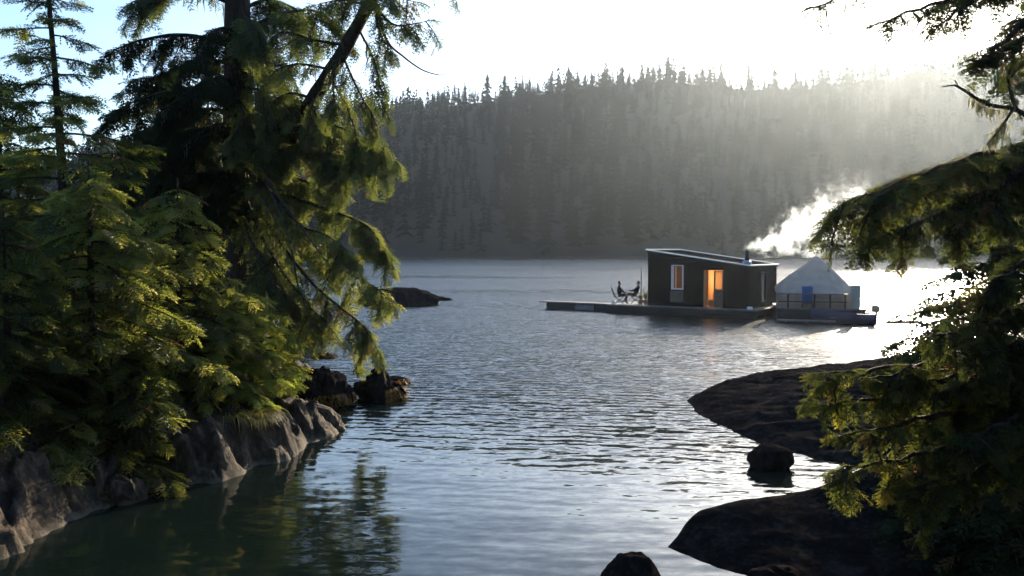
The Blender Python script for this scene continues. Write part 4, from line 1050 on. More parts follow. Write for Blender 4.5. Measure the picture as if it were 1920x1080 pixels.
# ------------------------------------------------------------------ floating cabin
MC = dict(
    cladding=wood_mat('black_cladding', (0.003, 0.003, 0.0045), (0.0065, 0.0065, 0.009), .13, 0, .85, .9, .06),
    cladding_y=wood_mat('black_cladding_side', (0.003, 0.003, 0.0045), (0.0065, 0.0065, 0.009), .13, 1, .85, .9, .06),
    deck=wood_mat('deck_boards', (0.07, 0.065, 0.06), (0.17, 0.155, 0.14), .14, 0, .45, .6),
    dark_wood=plain('tarred_timber', (0.022, 0.02, 0.022), .7, var=.4, bscale=20),
    pine=wood_mat('warm_pine_panelling', (0.36, 0.20, 0.09), (0.55, 0.32, 0.15), .16, 0, .6, .4),
    floor=wood_mat('cabin_floor', (0.25, 0.12, 0.05), (0.4, 0.2, 0.09), .12, 0, .5, .3),
    flash=plain('pale_metal_flashing', (0.62, 0.62, 0.64), .35, .85, .1),
    roofing=plain('roof_membrane', (0.018, 0.018, 0.022), 1.0, var=.3, spec=.0),
    frame=plain('pale_window_frame', (0.62, 0.58, 0.55), .5, var=.1),
    brown=plain('brown_panel', (0.10, 0.07, 0.05), .55, var=.3),
    pipe=plain('sooty_pipe', (0.03, 0.032, 0.03), .5, .4, .4),
    boot=plain('blue_grey_pipe_boot', (0.20, 0.26, 0.36), .4, .5, .2),
    steel=plain('galvanised_steel', (0.35, 0.36, 0.38), .4, .8, .2),
    canvas=plain('tent_canvas', (0.30, 0.30, 0.33), .85, var=.12, bump=.2, bscale=12),
    canvas_low=plain('tan_tent_wall', (0.40, 0.28, 0.20), .85, var=.15),
    blue=plain('blue_plastic', (0.03, 0.09, 0.26), .4, var=.15),
    hull=plain('blue_painted_hull', (0.02, 0.02, 0.06), .35, var=.25),
    tank=plain('grey_green_plastic', (0.30, 0.32, 0.26), .5, var=.12),
    white=plain('white_plastic', (0.75, 0.75, 0.74), .4, var=.08),
    pale=plain('weathered_pale_float', (0.16, 0.16, 0.165), .6, var=.25),
    cloth=plain('dark_clothing', (0.025, 0.027, 0.033), .9, var=.3, bscale=60, spec=.0),
    cloth2=plain('charcoal_clothing', (0.045, 0.04, 0.045), .9, var=.3, bscale=60, spec=.0),
    jeans=plain('worn_trousers', (0.08, 0.065, 0.055), .9, var=.25),
    skin=plain('skin', (0.42, 0.25, 0.18), .55, var=.1),
    hair=plain('dark_hair', (0.025, 0.018, 0.014), .6, var=.3),
    chairfab=plain('chair_canvas', (0.03, 0.028, 0.035), .85, var=.2, spec=.0),
    wicker=plain('wicker', (0.35, 0.14, 0.05), .7, var=.35, scale=40),
    clay=plain('clay_pot', (0.30, 0.19, 0.12), .7, var=.2),
    motor=plain('outboard_cowl', (0.40, 0.27, 0.14), .45, var=.15),
)
m_, nt_, out_ = new_mat('window_glass')
g1 = N(nt_, 'ShaderNodeBsdfGlossy', i_Roughness=.02); t1 = N(nt_, 'ShaderNodeBsdfTransparent'); t1.inputs[0].default_value = (.8, .82, .8, 1)
fr_ = N(nt_, 'ShaderNodeFresnel', i_IOR=1.45); mx_ = nt_.nodes.new('ShaderNodeMixShader')
nt_.links.new(fr_.outputs[0], mx_.inputs[0]); nt_.links.new(t1.outputs[0], mx_.inputs[1]); nt_.links.new(g1.outputs[0], mx_.inputs[2]); nt_.links.new(mx_.outputs[0], out_.inputs[0])
MC['glass'] = m_
for nm_, c_ in (('canvas', (.50, .46, .41)), ('canvas_low', (.36, .30, .25))):
    m_, nt_, out_ = new_mat('tent_' + nm_)
    nz_ = N(nt_, 'ShaderNodeTexNoise', i_Scale=2.5, i_Detail=5.0); tcc = nt_.nodes.new('ShaderNodeTexCoord'); nt_.links.new(tcc.outputs['Object'], nz_.inputs['Vector'])
    rp_ = ramp(nt_, [(.3, tuple(q * .8 for q in c_)), (.7, c_)]); nt_.links.new(nz_.outputs['Fac'], rp_.inputs[0])
    bp_ = N(nt_, 'ShaderNodeBump', i_Strength=.5, i_Distance=.08); nt_.links.new(nz_.outputs['Fac'], bp_.inputs['Height'])
    d_ = nt_.nodes.new('ShaderNodeBsdfDiffuse'); q_ = nt_.nodes.new('ShaderNodeBsdfTranslucent'); x_ = N(nt_, 'ShaderNodeMixShader', i_Fac=.32)
    for sh in (d_, q_): nt_.links.new(rp_.outputs[0], sh.inputs[0]); nt_.links.new(bp_.outputs[0], sh.inputs['Normal'])
    nt_.links.new(d_.outputs[0], x_.inputs[1]); nt_.links.new(q_.outputs[0], x_.inputs[2]); nt_.links.new(x_.outputs[0], out_.inputs[0]); MC[nm_] = m_
m_, nt_, out_ = new_mat('lit_bulb'); e_ = N(nt_, 'ShaderNodeEmission', i_Strength=12.0); e_.inputs[0].default_value = (1, .55, .22, 1); nt_.links.new(e_.outputs[0], out_.inputs[0])
MC['bulb'] = m_

C0 = Vector((8.17, 53.3, 0)); RZ = math.atan2(-.576, .82); DK = 0.5; W_, D_ = 6.25, 4.7
zt = lambda u: 3.70 + (2.84 - 3.70) * u / W_          # wall top along the facade
def sub(o, cb):  return o
raft = empty('cabin_raft', C0, RZ)
props(raft, 'dark timber float deck carrying the black cabin', 'raft')
b = Box(); b.box(-2.4, 6.95, -.75, 5.2, DK - .07, DK); b.build('deck_top', MC['deck'], raft)
Box().box(-2.38, 6.93, -.72, -.62, DK - .32, DK - .072).build('fascia', MC['dark_wood'], raft)
Box().box(-2.38, -2.28, -.6, 5.15, DK - .32, DK - .072).build('fascia', MC['dark_wood'], raft)
Box().box(6.83, 6.93, -.6, 5.15, DK - .32, DK - .072).build('fascia', MC['dark_wood'], raft)
for v0 in (-.5, 1.1, 2.7, 4.2):
    Box().cyl((-2.2, v0 + .25, .06), (6.75, v0 + .25, .06), .3, n=16).build('log_float', MC['dark_wood'], raft, smooth=False)

cab = empty('floating_cabin', C0, RZ)
props(cab, 'small black floating cabin with a slanted roof, lit window and open door', 'cabin')
T_ = .12
# front wall with window, panel and door openings: built between the openings
fw = Box()
WIN = (1.53, 2.31, 1.48, 2.93); PAN = (1.47, 2.31, .74, 1.42); DOOR = (3.57, 4.18, DK + .04, 2.66); LEAF = (4.18, 4.75, DK + .04, 2.62)
def wall_piece(u0, u1, z0, z1=None):
    if z1 is None: fw.prism([(u0, z0), (u1, z0), (u1, zt(u1)), (u0, zt(u0))], 0, T_)
    else: fw.prism([(u0, z0), (u1, z0), (u1, z1), (u0, z1)], 0, T_)
wall_piece(0, WIN[0], DK); wall_piece(WIN[0], WIN[1], WIN[3]); wall_piece(WIN[0], WIN[1], DK, WIN[2]); wall_piece(WIN[1], DOOR[0], DK)
wall_piece(DOOR[0], LEAF[1], DOOR[3]); wall_piece(LEAF[1], W_, DK)
fw.build('wall', MC['cladding'], cab)
Box().prism([(0, DK), (W_, DK), (W_, zt(W_)), (0, zt(0))], D_ - T_, D_).build('wall', MC['cladding'], cab)
lw_ = Box(); lw_.box(0, T_, T_, D_ - T_, DK, zt(0) - .02); lw_.build('wall', MC['cladding_y'], cab)
rw = Box(); rw.box(W_ - T_, W_, T_, 2.0, DK, zt(W_)); rw.box(W_ - T_, W_, 2.9, D_ - T_, DK, zt(W_)); rw.box(W_ - T_, W_, 2.0, 2.9, DK, .8); rw.box(W_ - T_, W_, 2.0, 2.9, 2.55, zt(W_)); rw.build('wall', MC['cladding_y'], cab)
# roof
O_ = .10; pr = lambda u0, u1, lo, hi: [(u0, zt(u0) + lo), (u1, zt(u1) + lo), (u1, zt(u1) + hi), (u0, zt(u0) + hi)]
roof = Box().prism(pr(-O_, W_ + O_, .002, .10), -O_, D_ + O_).build('roof', MC['roofing'], cab)
Box().prism(pr(-O_ - .01, W_ + O_ + .01, .09, .16), -O_ - .03, -O_ + .04).build('flashing', MC['flash'], roof)
Box().prism(pr(-O_ - .01, W_ + O_ + .01, .09, .16), D_ + O_ - .04, D_ + O_ + .03).build('flashing', MC['flash'], roof)
Box().prism(pr(-O_ - .03, -O_ + .06, .09, .158), -O_ + .042, D_ + O_ - .042).build('flashing', MC['flash'], roof)
Box().prism(pr(W_ + O_ - .06, W_ + O_ + .03, .09, .158), -O_ + .042, D_ + O_ - .042).build('flashing', MC['flash'], roof)
cu, cv = 6.0, .35
Box().lathe([(.27, zt(cu) + .05), (.26, zt(cu) + .28), (.15, zt(cu) + .36)], 18, (cu, cv, 0)).build('pipe_boot', MC['boot'], roof, smooth=True)
Box().lathe([(.125, zt(cu) + .3), (.125, zt(cu) + .90), (.15, zt(cu) + .91), (.15, zt(cu) + .99), (.11, zt(cu) + 1.0)], 16, (cu, cv, 0)).build('stove_pipe', MC['pipe'], roof, smooth=False)
# window
u0, u1, z0, z1 = WIN
wf = empty('window', (0, 0, 0)); wf.parent = cab
Box().box(u0, u0 + .13, -.03, .09, z0, z1).box(u1 - .09, u1, -.03, .09, z0, z1).box(u0 + .13, u1 - .09, -.03, .09, z0, z0 + .09).box(u0 + .13, u1 - .09, -.03, .09, z1 - .05, z1).box(u0 + .26, u0 + .30, -.0, .06, z0 + .09, z1 - .05).build('frame', MC['frame'], wf)
Box().box(u0 + .13, u1 - .09, .035, .045, z0 + .09, z1 - .05).build('pane', MC['glass'], wf)
Box().box(*PAN[:2], -.035, -.005, PAN[2], PAN[3]).build('brown_panel', MC['brown'], cab)
# door opening, its pale lining and the sliding leaf
Box().box(DOOR[0], DOOR[0] + .10, -.02, .3, DK + .002, DOOR[3]).build('door_jamb', MC['pine'], cab)
leaf = empty('sliding_door', (0, 0, 0)); leaf.parent = cab
u0, u1, z0, z1 = LEAF
Box().box(u0, u0 + .07, .01, .07, z0, z1).box(u1 - .07, u1, .01, .07, z0, z1).box(u0 + .07, u1 - .07, .01, .07, z1 - .08, z1).box(u0 + .07, u1 - .07, .01, .07, z0 + .95, z0 + 1.02).build('frame', MC['brown'], leaf)
Box().box(u0 + .07, u1 - .07, .02, .06, z0, z0 + .95).build('lower_panel', MC['brown'], leaf)
Box().box(u0 + .07, u1 - .07, .035, .045, z0 + 1.02, z1 - .08).build('pane', MC['glass'], leaf)
sw = empty('side_window', (0, 0, 0)); sw.parent = cab
Box().box(W_ - .09, W_ + .02, 2.0, 2.06, .8, 2.55).box(W_ - .09, W_ + .02, 2.84, 2.9, .8, 2.55).box(W_ - .09, W_ + .02, 2.06, 2.84, .8, .86).box(W_ - .09, W_ + .02, 2.06, 2.84, 2.49, 2.55).build('frame', MC['dark_wood'], sw)
Box().box(W_ - .05, W_ - .04, 2.06, 2.84, .86, 2.49).build('pane', MC['glass'], sw)
# inside
Box().box(T_, W_ - T_, T_, D_ - T_, DK + .004, DK + .03).build('floor', MC['floor'], cab)
Box().box(2.9, W_ - T_ - .002, 2.3, 2.38, DK + .03, 2.75).build('inner_partition', MC['pine'], cab)
Box().box(T_ + .002, W_ - T_ - .004, D_ - T_ - .06, D_ - T_ - .002, DK + .03, 2.7).build('inner_lining', MC['pine'], cab)
Box().prism([(T_, zt(T_) - .12), (W_ - T_, zt(W_) - .12), (W_ - T_, zt(W_) - .05), (T_, zt(T_) - .05)], T_, D_ - T_ - .062).build('ceiling', MC['pine'], cab)
Box().box(T_ + .003, T_ + .06, T_ + .003, D_ - T_ - .07, DK + .03, 3.2).build('inner_lining', MC['pine'], cab)
Box().box(3.2, 5.2, 1.75, 2.29, 1.28, 1.34).box(3.25, 5.15, 2.2, 2.28, DK + .03, 1.28).build('counter', MC['pine'], cab)
lamp = empty('hanging_lamp', C0 + Matrix.Rotation(RZ, 3, 'Z') @ Vector((3.1, 1.25, 0)), RZ)
props(lamp, 'warm hanging lamp glowing inside the cabin', 'lamp')
Box().cyl((0, 0, 2.45), (0, 0, zt(3.1) - .12), .012, n=6).build('cord', MC['pipe'], lamp)
Box().lathe([(.16, 2.25), (.05, 2.42), (.03, 2.46)], 16).build('shade', MC['brown'], lamp)
bb = Box(); bmesh.ops.create_uvsphere(bb.bm, u_segments=12, v_segments=8, radius=.05, matrix=Matrix.Translation((0, 0, 2.2))); bb.build('bulb', MC['bulb'], lamp, smooth=True)
ld = bpy.data.lights.new('lamp_light', 'POINT'); ld.energy = 75.0; ld.color = (1.0, .60, .30); ld.shadow_soft_size = .08
lo = bpy.data.objects.new('lamp_light', ld); COL.objects.link(lo); lo.parent = lamp; lo.location = (0, 0, 2.1)
def in_cabin(u, v, z): return C0 + Matrix.Rotation(RZ, 3, 'Z') @ Vector((u, v, z))
bk = empty('round_basket', in_cabin(3.92, .30, DK + .03), RZ)
props(bk, 'round orange-brown basket standing in the open cabin doorway', 'basket')
Box().torus((0, 0, .21), .17, .04).build('rim', MC['wicker'], bk, smooth=True)
Box().cyl((0, .05, .21), (0, .16, .21), .16, .12, 18).build('bowl', MC['wicker'], bk)
sm = Box(); sm.lathe([(.13, 0), (.16, .04), (.16, .13), (.10, .16)], 14); so = sm.build('mooring_buoy', MC['white'], None, smooth=False); so.location = in_cabin(6.45, -.35, DK)
props(so, 'small white float standing at the cabin deck corner near the tent', 'float')

# ------------------------------------------------------------------ walkway to the side of the raft
dock = empty('walkway_dock', in_cabin(-2.45, .3, 0), RZ)
props(dock, 'narrow floating walkway running out from the cabin deck', 'dock')
for k in range(6): Box().box(-5.25 + k * .865, -5.25 + k * .865 + .85, -.45, .45, DK - .08, DK - .01 - .004 * (k % 2)).build('plank_section', MC['deck'], dock)
Box().box(-4.75, -2.75, -.42, .42, -.1, DK - .085).build('float_block', MC['dark_wood'], dock, bevel=.03)
Box().cyl((-2.6, -.12, .16), (-1.32, -.12, .16), .24, n=18).build('barrel_float', MC['pale'], dock, smooth=False)
Box().box(-1.22, -.02, -.42, .42, -.1, DK - .085).build('float_block', MC['dark_wood'], dock, bevel=.03)

# pole on the deck
pole = Box().cyl((0, 0, 0), (0, 0, 2.15), .035, n=8).box(-.1, .1, -.1, .1, 0, .04).build('deck_pole', MC['steel']); pole.location = in_cabin(-.95, 1.0, DK)
props(pole, 'thin upright pole on the deck beside the seated people', 'pole')

# ------------------------------------------------------------------ people on the deck
def camp_chair(label, loc, rz, back=0.35):
    c = empty('camp_chair', loc, rz); props(c, label, 'chair', 'camp chairs on the deck')
    Box().prism([(-.26, .40), (.26, .46), (.26, .48), (-.26, .42)], -.25, .25).build('seat', MC['chairfab'], c)
    Box().prism([(-.25, .40), (-.25 - back * .62, 1.0), (-.28 - back * .62, 1.0), (-.28, .40)], -.25, .25).build('backrest', MC['chairfab'], c)
    for sy in (-1, 1):
        Box().cyl((-.26, sy * .24, 0.0), (.26, sy * .26, .46), .014, n=6).build('leg', MC['dark_wood'], c)
        Box().cyl((.26, sy * .26, 0.0), (-.26, sy * .27, .46), .014, n=6).build('leg', MC['dark_wood'], c)
        Box().box(-.24, .22, sy * .27 - .02, sy * .27 + .02, .62, .64).build('armrest', MC['chairfab'], c)
    return c

def person(label, loc, rz, pose, top, legs):
    """seated figure facing local +x, seat height 0.46; one skinned body with clothing coloured by part"""
    t = empty('person', loc, rz); props(t, label, 'person')
    vs = []; es = []; rad = []
    def v(p, r): vs.append(p); rad.append(r); return len(vs) - 1
    def e(a, b_): es.append((a, b_))
    lean = pose['lean']
    pel = v((0, 0, .55), (.19, .17)); e_ = None
    ab = v((-.05 * lean - .02, 0, .74), (.18, .155)); e(pel, ab)
    ch = v((-.22 * lean, 0, .94), (.215, .165)); e(ab, ch)
    nb = v((-.32 * lean + .02, 0, 1.09), (.085, .085)); e(ch, nb)
    hd0 = v((-.33 * lean + .05, 0, 1.16), (.06, .06)); e(nb, hd0)
    hx = -.33 * lean + .07
    h1 = v((hx, 0, 1.22), (.085, .075)); e(hd0, h1)
    h2 = v((hx, 0, 1.30), (.098, .08)); e(h1, h2)
    h3 = v((hx - .01, 0, 1.37), (.06, .055)); e(h2, h3)
    ns = v((hx + .115, 0, 1.255), (.014, .014)); e(h1, ns)
    for sy in (-1, 1):
        sh = v((-.25 * lean, sy * .22, 1.02), (.085, .085)); e(ch, sh)
        el = v(pose['elbow'](sy), (.068, .068)); e(sh, el)
        wr = v(pose['wrist'](sy), (.032, .028)); e(el, wr)
        w_ = Vector(pose['wrist'](sy)); d_ = (w_ - Vector(pose['elbow'](sy))).normalized()
        pa = v(tuple(w_ + d_ * .06), (.036, .018)); e(wr, pa)
        side = Vector((0, 1, 0)); dn = Vector((0, 0, -1))
        for k, (off, ln) in enumerate(((-.03, .062), (-.01, .075), (.01, .08), (.03, .07))):
            k1 = v(tuple(w_ + d_ * .10 + side * off), (.010, .010)); e(pa, k1)
            k2 = v(tuple(w_ + d_ * (.10 + ln * .5) + side * off + dn * .012), (.009, .009)); e(k1, k2)
            k3 = v(tuple(w_ + d_ * (.10 + ln * .8) + side * off + dn * .04), (.008, .008)); e(k2, k3)
        th = v(tuple(w_ + d_ * .05 + side * (-sy) * .045 + dn * .01), (.011, .011)); e(pa, th)
        th2 = v(tuple(w_ + d_ * .09 + side * (-sy) * .06 + dn * .03), (.009, .009)); e(th, th2)
        hp = v((.04, sy * .10, .53), (.125, .12)); e(pel, hp)
        kn = v(pose['knee'](sy), (.085, .085)); e(hp, kn)
        cf = v(tuple(Vector(pose['knee'](sy)).lerp(Vector(pose['ankle'](sy)), .35)), (.075, .075)); e(kn, cf)
        an = v(pose['ankle'](sy), (.04, .04)); e(cf, an)
        to = v(tuple(Vector(pose['ankle'](sy)) + Vector(pose['foot'])), (.042, .03)); e(an, to)
    me = bpy.data.meshes.new('body'); me.from_pydata(vs, es, [])
    ob = link('body', me, None, t)
    sk = ob.modifiers.new('skin', 'SKIN'); sk.use_smooth_shade = True
    for i, r_ in enumerate(rad): me.skin_vertices[0].data[i].radius = r_
    me.skin_vertices[0].data[pel].use_root = True
    ss = ob.modifiers.new('sub', 'SUBSURF'); ss.levels = 2; ss.render_levels = 2
    dg = bpy.context.evaluated_depsgraph_get()
    fin = bpy.data.meshes.new_from_object(ob.evaluated_get(dg)); ob.modifiers.clear(); ob.data = fin
    fin.materials.clear()
    for k in (MC[top], MC[legs], MC['skin']): fin.materials.append(k)
    wr = [Vector(pose['wrist'](s)) for s in (-1, 1)]
    for p in fin.polygons:
        c = p.center; p.use_smooth = True
        if c.z > 1.11 and abs(c.y) < .12: p.material_index = 2
        elif min((c - w_).length for w_ in wr) < .17 and c.x > min(w_.x for w_ in wr) + .0: p.material_index = 2
        elif c.z < .66 and c.x > -.02 or c.z < .5: p.material_index = 1
    # hair, ears and eyes
    hb_ = Box(); bmesh.ops.create_uvsphere(hb_.bm, u_segments=14, v_segments=10, radius=1, matrix=Matrix.Translation((hx - .022, 0, 1.315)) @ Matrix.Diagonal((.108, .093, .105, 1)))
    bmesh.ops.delete(hb_.bm, geom=[q for q in hb_.bm.verts if q.co.x > hx + .055 and q.co.z < 1.35], context='VERTS')
    hb_.build('hair', MC['hair'], t, smooth=True)
    for sy in (-1, 1):
        q = Box(); bmesh.ops.create_uvsphere(q.bm, u_segments=6, v_segments=5, radius=.010, matrix=Matrix.Translation((hx + .085, sy * .032, 1.285))); q.build('eye', MC['hair'], t)
        q = Box(); bmesh.ops.create_uvsphere(q.bm, u_segments=8, v_segments=6, radius=.03, matrix=Matrix.Translation((hx, sy * .088, 1.265)) @ Matrix.Diagonal((.7, .3, 1, 1))); q.build('ear', MC['skin'], t)
    return t
pA = in_cabin(-1.95, .05, DK); pB = in_cabin(-1.28, .85, DK)
camp_chair('camp chair under the person sitting upright on the deck', pA, R(-12))
person('person in dark jacket sitting upright with forearms on the knees', pA, R(-12), dict(lean=.15, elbow=lambda s: (.16, s * .24, .78), wrist=lambda s: (.40, s * .12, .66), knee=lambda s: (.44, s * .14, .56), ankle=lambda s: (.42, s * .13, .09), foot=(.15, 0, -.05)), 'cloth', 'jeans')
camp_chair('camp chair under the person leaning back beside the pole', pB, R(172), .5)
person('person in dark clothes leaning back in a chair with arm stretched forward', pB, R(172), dict(lean=.75, elbow=lambda s: (.10, s * .25, .80), wrist=lambda s: (.36, s * .20, .80), knee=lambda s: (.46, s * .13, .60), ankle=lambda s: (.68, s * .11, .12), foot=(.13, 0, .04)), 'cloth2', 'jeans')
cs = Box(); bmesh.ops.create_uvsphere(cs.bm, u_segments=16, v_segments=10, radius=1, matrix=Matrix.Translation((0, 0, .11)) @ Matrix.Diagonal((.13, .12, .11, 1))); co_ = cs.build('white_fender', MC['white'], None, smooth=True); co_.location = in_cabin(-2.2, -.25, DK); props(co_, 'bright white rounded fender lying on the deck corner', 'fender')
def dry_plant(label, loc, seed, h):
    t = empty('potted_plant', loc); props(t, label, 'plant')
    Box().lathe([(.13, 0), (.19, .26), (.17, .27), (.12, .22)], 14).build('pot', MC['clay'], t, smooth=False)
    r = np.random.default_rng(seed); V = []; T = []; C = []
    for _ in range(130):
        a = r.uniform(0, 6.28); sp = r.uniform(.05, .3); L = h * r.uniform(.5, 1); d = np.array([math.cos(a) * sp, math.sin(a) * sp, L]); w = np.array([-math.sin(a), math.cos(a), 0]) * .01
        p = np.array([0, 0, .22]); b_ = len(V); V += [p - w * .5, p + w * .5, p + d * .7 - w, p + d * .7 + w, p + d + np.array([d[0], d[1], -.1]) * .5]; T += [(b_, b_ + 1, b_ + 3), (b_, b_ + 3, b_ + 2), (b_ + 2, b_ + 3, b_ + 4)]; C += [.06 + .94 * r.random()] * 5
    q = link('stalks', mesh_np('stalks', np.array(V), np.array(T), np.array(C)), M['moss'], t); q['kind'] = 'stuff'
dry_plant('pale dry plant in a pot against the cabin corner', in_cabin(-.35, .45, DK), 5, .75)
dry_plant('shorter pale plant in a pot between the pole and cabin corner', in_cabin(-.75, .55, DK), 6, .5)

# ------------------------------------------------------------------ tent on its own float
TR = R(-13); T0 = Vector((17.0, 49.4, 0))
def on_tent(u, v, z): return T0 + Matrix.Rotation(TR, 3, 'Z') @ Vector((u, v, z))
pf = empty('tent_raft', T0, TR); props(pf, 'dark skirted float platform with a post rail carrying the pale tent', 'raft')
Box().box(-2.25, 2.25, -2.3, 2.3, .62, .70).build('deck_top', MC['deck'], pf)
Box().box(-2.23, 2.23, -2.28, -2.2, .0, .618).build('skirt', MC['dark_wood'], pf)
Box().box(-2.23, -2.15, -2.19, 2.28, .0, .618).build('skirt', MC['dark_wood'], pf)
Box().box(2.15, 2.23, -2.19, 2.28, .0, .618).build('skirt', MC['dark_wood'], pf)
for u_ in (-1.7, -.35, .45, 1.2): Box().box(u_ - .045, u_ + .045, -2.24, -2.15, .70, 1.44).build('rail_post', MC['dark_wood'], pf)
Box().box(-2.2, 1.35, -2.26, -2.13, 1.443, 1.49).build('handrail', MC['deck'], pf)
Box().box(-2.2, 1.35, -2.20, -2.17, 1.02, 1.08).build('lower_rail', MC['dark_wood'], pf)
tent = empty('bell_tent', on_tent(-.05, .15, .702), TR); props(tent, 'pale canvas bell tent with pointed peak beside the cabin', 'tent')
n = 24; tv = []; tq = []
prof = [(2.16, .76), (1.86, 1.08), (1.28, 1.66), (.68, 2.25), (.18, 2.72), (.0, 2.80)]
for i, (r_, z_) in enumerate(prof):
    for k in range(n):
        a = 2 * math.pi * k / n; sag = 1 - .035 * (k % 2) * (1 if 0 < i < 5 else 0)
        bul = 1 + .20 * max(0, math.cos(a - 2.9)) ** 3 * (1 if 0 < i < 3 else 0)
        tv.append((r_ * sag * bul * math.cos(a), r_ * sag * bul * math.sin(a), z_))
for i in range(len(prof) - 1):
    for k in range(n): tq.append((i * n + k, i * n + (k + 1) % n, (i + 1) * n + (k + 1) % n, (i + 1) * n + k))
roof_t = link('canvas_roof', mesh_np('canvas_roof', tv, tq), MC['canvas'], tent)
wq = Box(); ring = [[wq.bm.verts.new(((2.12 + .03 * (k % 2)) * math.cos(2 * math.pi * k / n), (2.12 + .03 * (k % 2)) * math.sin(2 * math.pi * k / n), z_)) for k in range(n)] for z_ in (0, .4, .79)]
for a_, b_ in zip(ring, ring[1:]):
    for k in range(n): wq.bm.faces.new((a_[k], a_[(k + 1) % n], b_[(k + 1) % n], b_[k]))
wq.build('canvas_wall', MC['canvas_low'], tent)
Box().cyl((0, 0, 0), (0, 0, 2.86), .03, n=8).build('centre_pole', MC['steel'], tent)
for k in range(0, n, 4):
    a = 2 * math.pi * (k + .5) / n; Box().cyl((2.0 * math.cos(a), 2.0 * math.sin(a), .78), (2.18 * math.cos(a), 2.18 * math.sin(a), .0), .008, n=5).build('guy_rope', MC['frame'], tent)
# drum on a stand, grey tank
st = empty('drum_stand', on_tent(-.68, -1.85, .702), TR); props(st, 'low wooden stand under the blue drum by the rail', 'stand')
for k in range(3): Box().box(-.3, .3, -.22 + k * .15, -.10 + k * .15, .24, .28).build('slat', MC['deck'], st)
for sx in (-1, 1): Box().box(sx * .25 - .03, sx * .25 + .03, -.2, .2, 0, .239).build('leg', MC['dark_wood'], st)
def drum(name, label, loc, r_, h, mat):
    t = empty(name, loc, TR); props(t, label, 'barrel')
    Box().lathe([(r_ * .96, 0), (r_, .03), (r_, h * .32), (r_ * 1.035, h * .34), (r_, h * .36), (r_, h * .65), (r_ * 1.035, h * .67), (r_, h * .69), (r_, h - .03), (r_ * .95, h)], 22).build('body', MC[mat], t, smooth=False)
    Box().cyl((r_ * .5, 0, h - .005), (r_ * .5, 0, h + .03), .035, n=10).build('cap', MC['dark_wood'], t)
drum('plastic_drum', 'blue plastic drum in front of the tent', on_tent(-.68, -1.85, .984), .29, .88, 'blue')
drum('water_tank', 'grey green upright tank at the outer corner of the tent platform', on_tent(1.75, -1.9, .702), .25, 1.24, 'tank')
# low raft in front
lr = empty('low_raft', Vector((15.3, 46.0, 0)), R(-20)); props(lr, 'low pale plank raft floating between cabin and tent', 'raft')
for k in range(4): Box().box(-1.45, 1.45, -.42 + k * .21, -.23 + k * .21, .12, .18).build('plank', MC['deck'], lr)
for sx in (-1.1, 0, 1.1): Box().box(sx - .12, sx + .12, -.4, .4, -.1, .118).build('bearer', MC['dark_wood'], lr)
# blue skiff with outboard motor
sk_ = empty('skiff', Vector((17.2, 46.1, 0)), R(-10)); props(sk_, 'blue skiff with a tan outboard motor moored in front of the tent', 'boat')
hv_ = []; hq = []; ns_ = 13
for i in range(ns_):
    t = i / (ns_ - 1); x = -1.55 + 3.05 * t; wdt = .62 * (1 - (1 - t) ** 2.6) + .01; sheer = .52 + .28 * (1 - t) ** 2; keel = -.12 + .45 * (1 - t) ** 4
    for (fy, fz) in ((-1, 1), (-.94, .45), (-.55, .08), (0, 0), (.55, .08), (.94, .45), (1, 1)): hv_.append((x - (.12 * fz if i == 0 else 0), wdt * fy, keel + (sheer - keel) * fz))
for i in range(ns_ - 1):
    for k in range(6): hq.append((i * 7 + k, i * 7 + k + 1, (i + 1) * 7 + k + 1, (i + 1) * 7 + k))
hull = link('hull', mesh_np('hull', hv_, hq, smooth=True), MC['hull'], sk_)
so_ = hull.modifiers.new('thick', 'SOLIDIFY'); so_.thickness = .04
Box().box(1.44, 1.5, -.6, .6, -.05, .5).build('transom', MC['hull'], sk_)
for x_ in (-.5, .5): Box().box(x_ - .12, x_ + .12, -.54, .54, .30, .34).build('thwart', MC['deck'], sk_)
om = empty('outboard_motor', (1.6, 0, 0)); om.parent = sk_
Box().prism([(-.12, .62), (.2, .62), (.24, .8), (.14, .98), (-.1, .98)], -.13, .13).build('cowl', MC['motor'], om, bevel=.03)
Box().cyl((.05, 0, -.3), (.08, 0, .62), .05, n=10).build('shaft', MC['dark_wood'], om)
Box().cyl((-.05, 0, .75), (-.55, .05, .92), .02, n=8).build('tiller', MC['motor'], om)
fl_ = Box(); fl_.cyl((-1.0, 0, .02), (1.0, 0, .02), .11, .08, 12); flo = fl_.build('floating_log', M['bark_grey'], None); flo.location = (20.6, 46.4, 0); flo.rotation_euler = (0, 0, R(8)); props(flo, 'floating log in the sun glitter beyond the skiff', 'log')

# ------------------------------------------------------------------ stove smoke
sx0 = in_cabin(cu, cv, zt(cu) + 1.0)
S_LEN = 9.5
smk = Box().box(-.6, S_LEN, -1.6, 1.6, -.5, 4.4).build('chimney_smoke', None); smk.location = sx0; smk.rotation_euler = (0, 0, R(-6))
props(smk, 'white wood smoke drifting from the stove pipe over the tent', 'smoke', kind='stuff')
mm_, nt, out = new_mat('wood_smoke'); L = nt.links
tc = nt.nodes.new('ShaderNodeTexCoord'); sp_ = nt.nodes.new('ShaderNodeSeparateXYZ')
nzw = N(nt, 'ShaderNodeTexNoise', i_Scale=.9, i_Detail=2.0); L.new(tc.outputs['Object'], nzw.inputs['Vector'])
wv_ = N(nt, 'ShaderNodeVectorMath', operation='MULTIPLY_ADD'); sbv = N(nt, 'ShaderNodeVectorMath', operation='SUBTRACT'); L.new(nzw.outputs['Color'], sbv.inputs[0]); sbv.inputs[1].default_value = (.5, .5, .5)
tx = N(nt, 'ShaderNodeSeparateXYZ'); L.new(tc.outputs['Object'], tx.inputs[0])
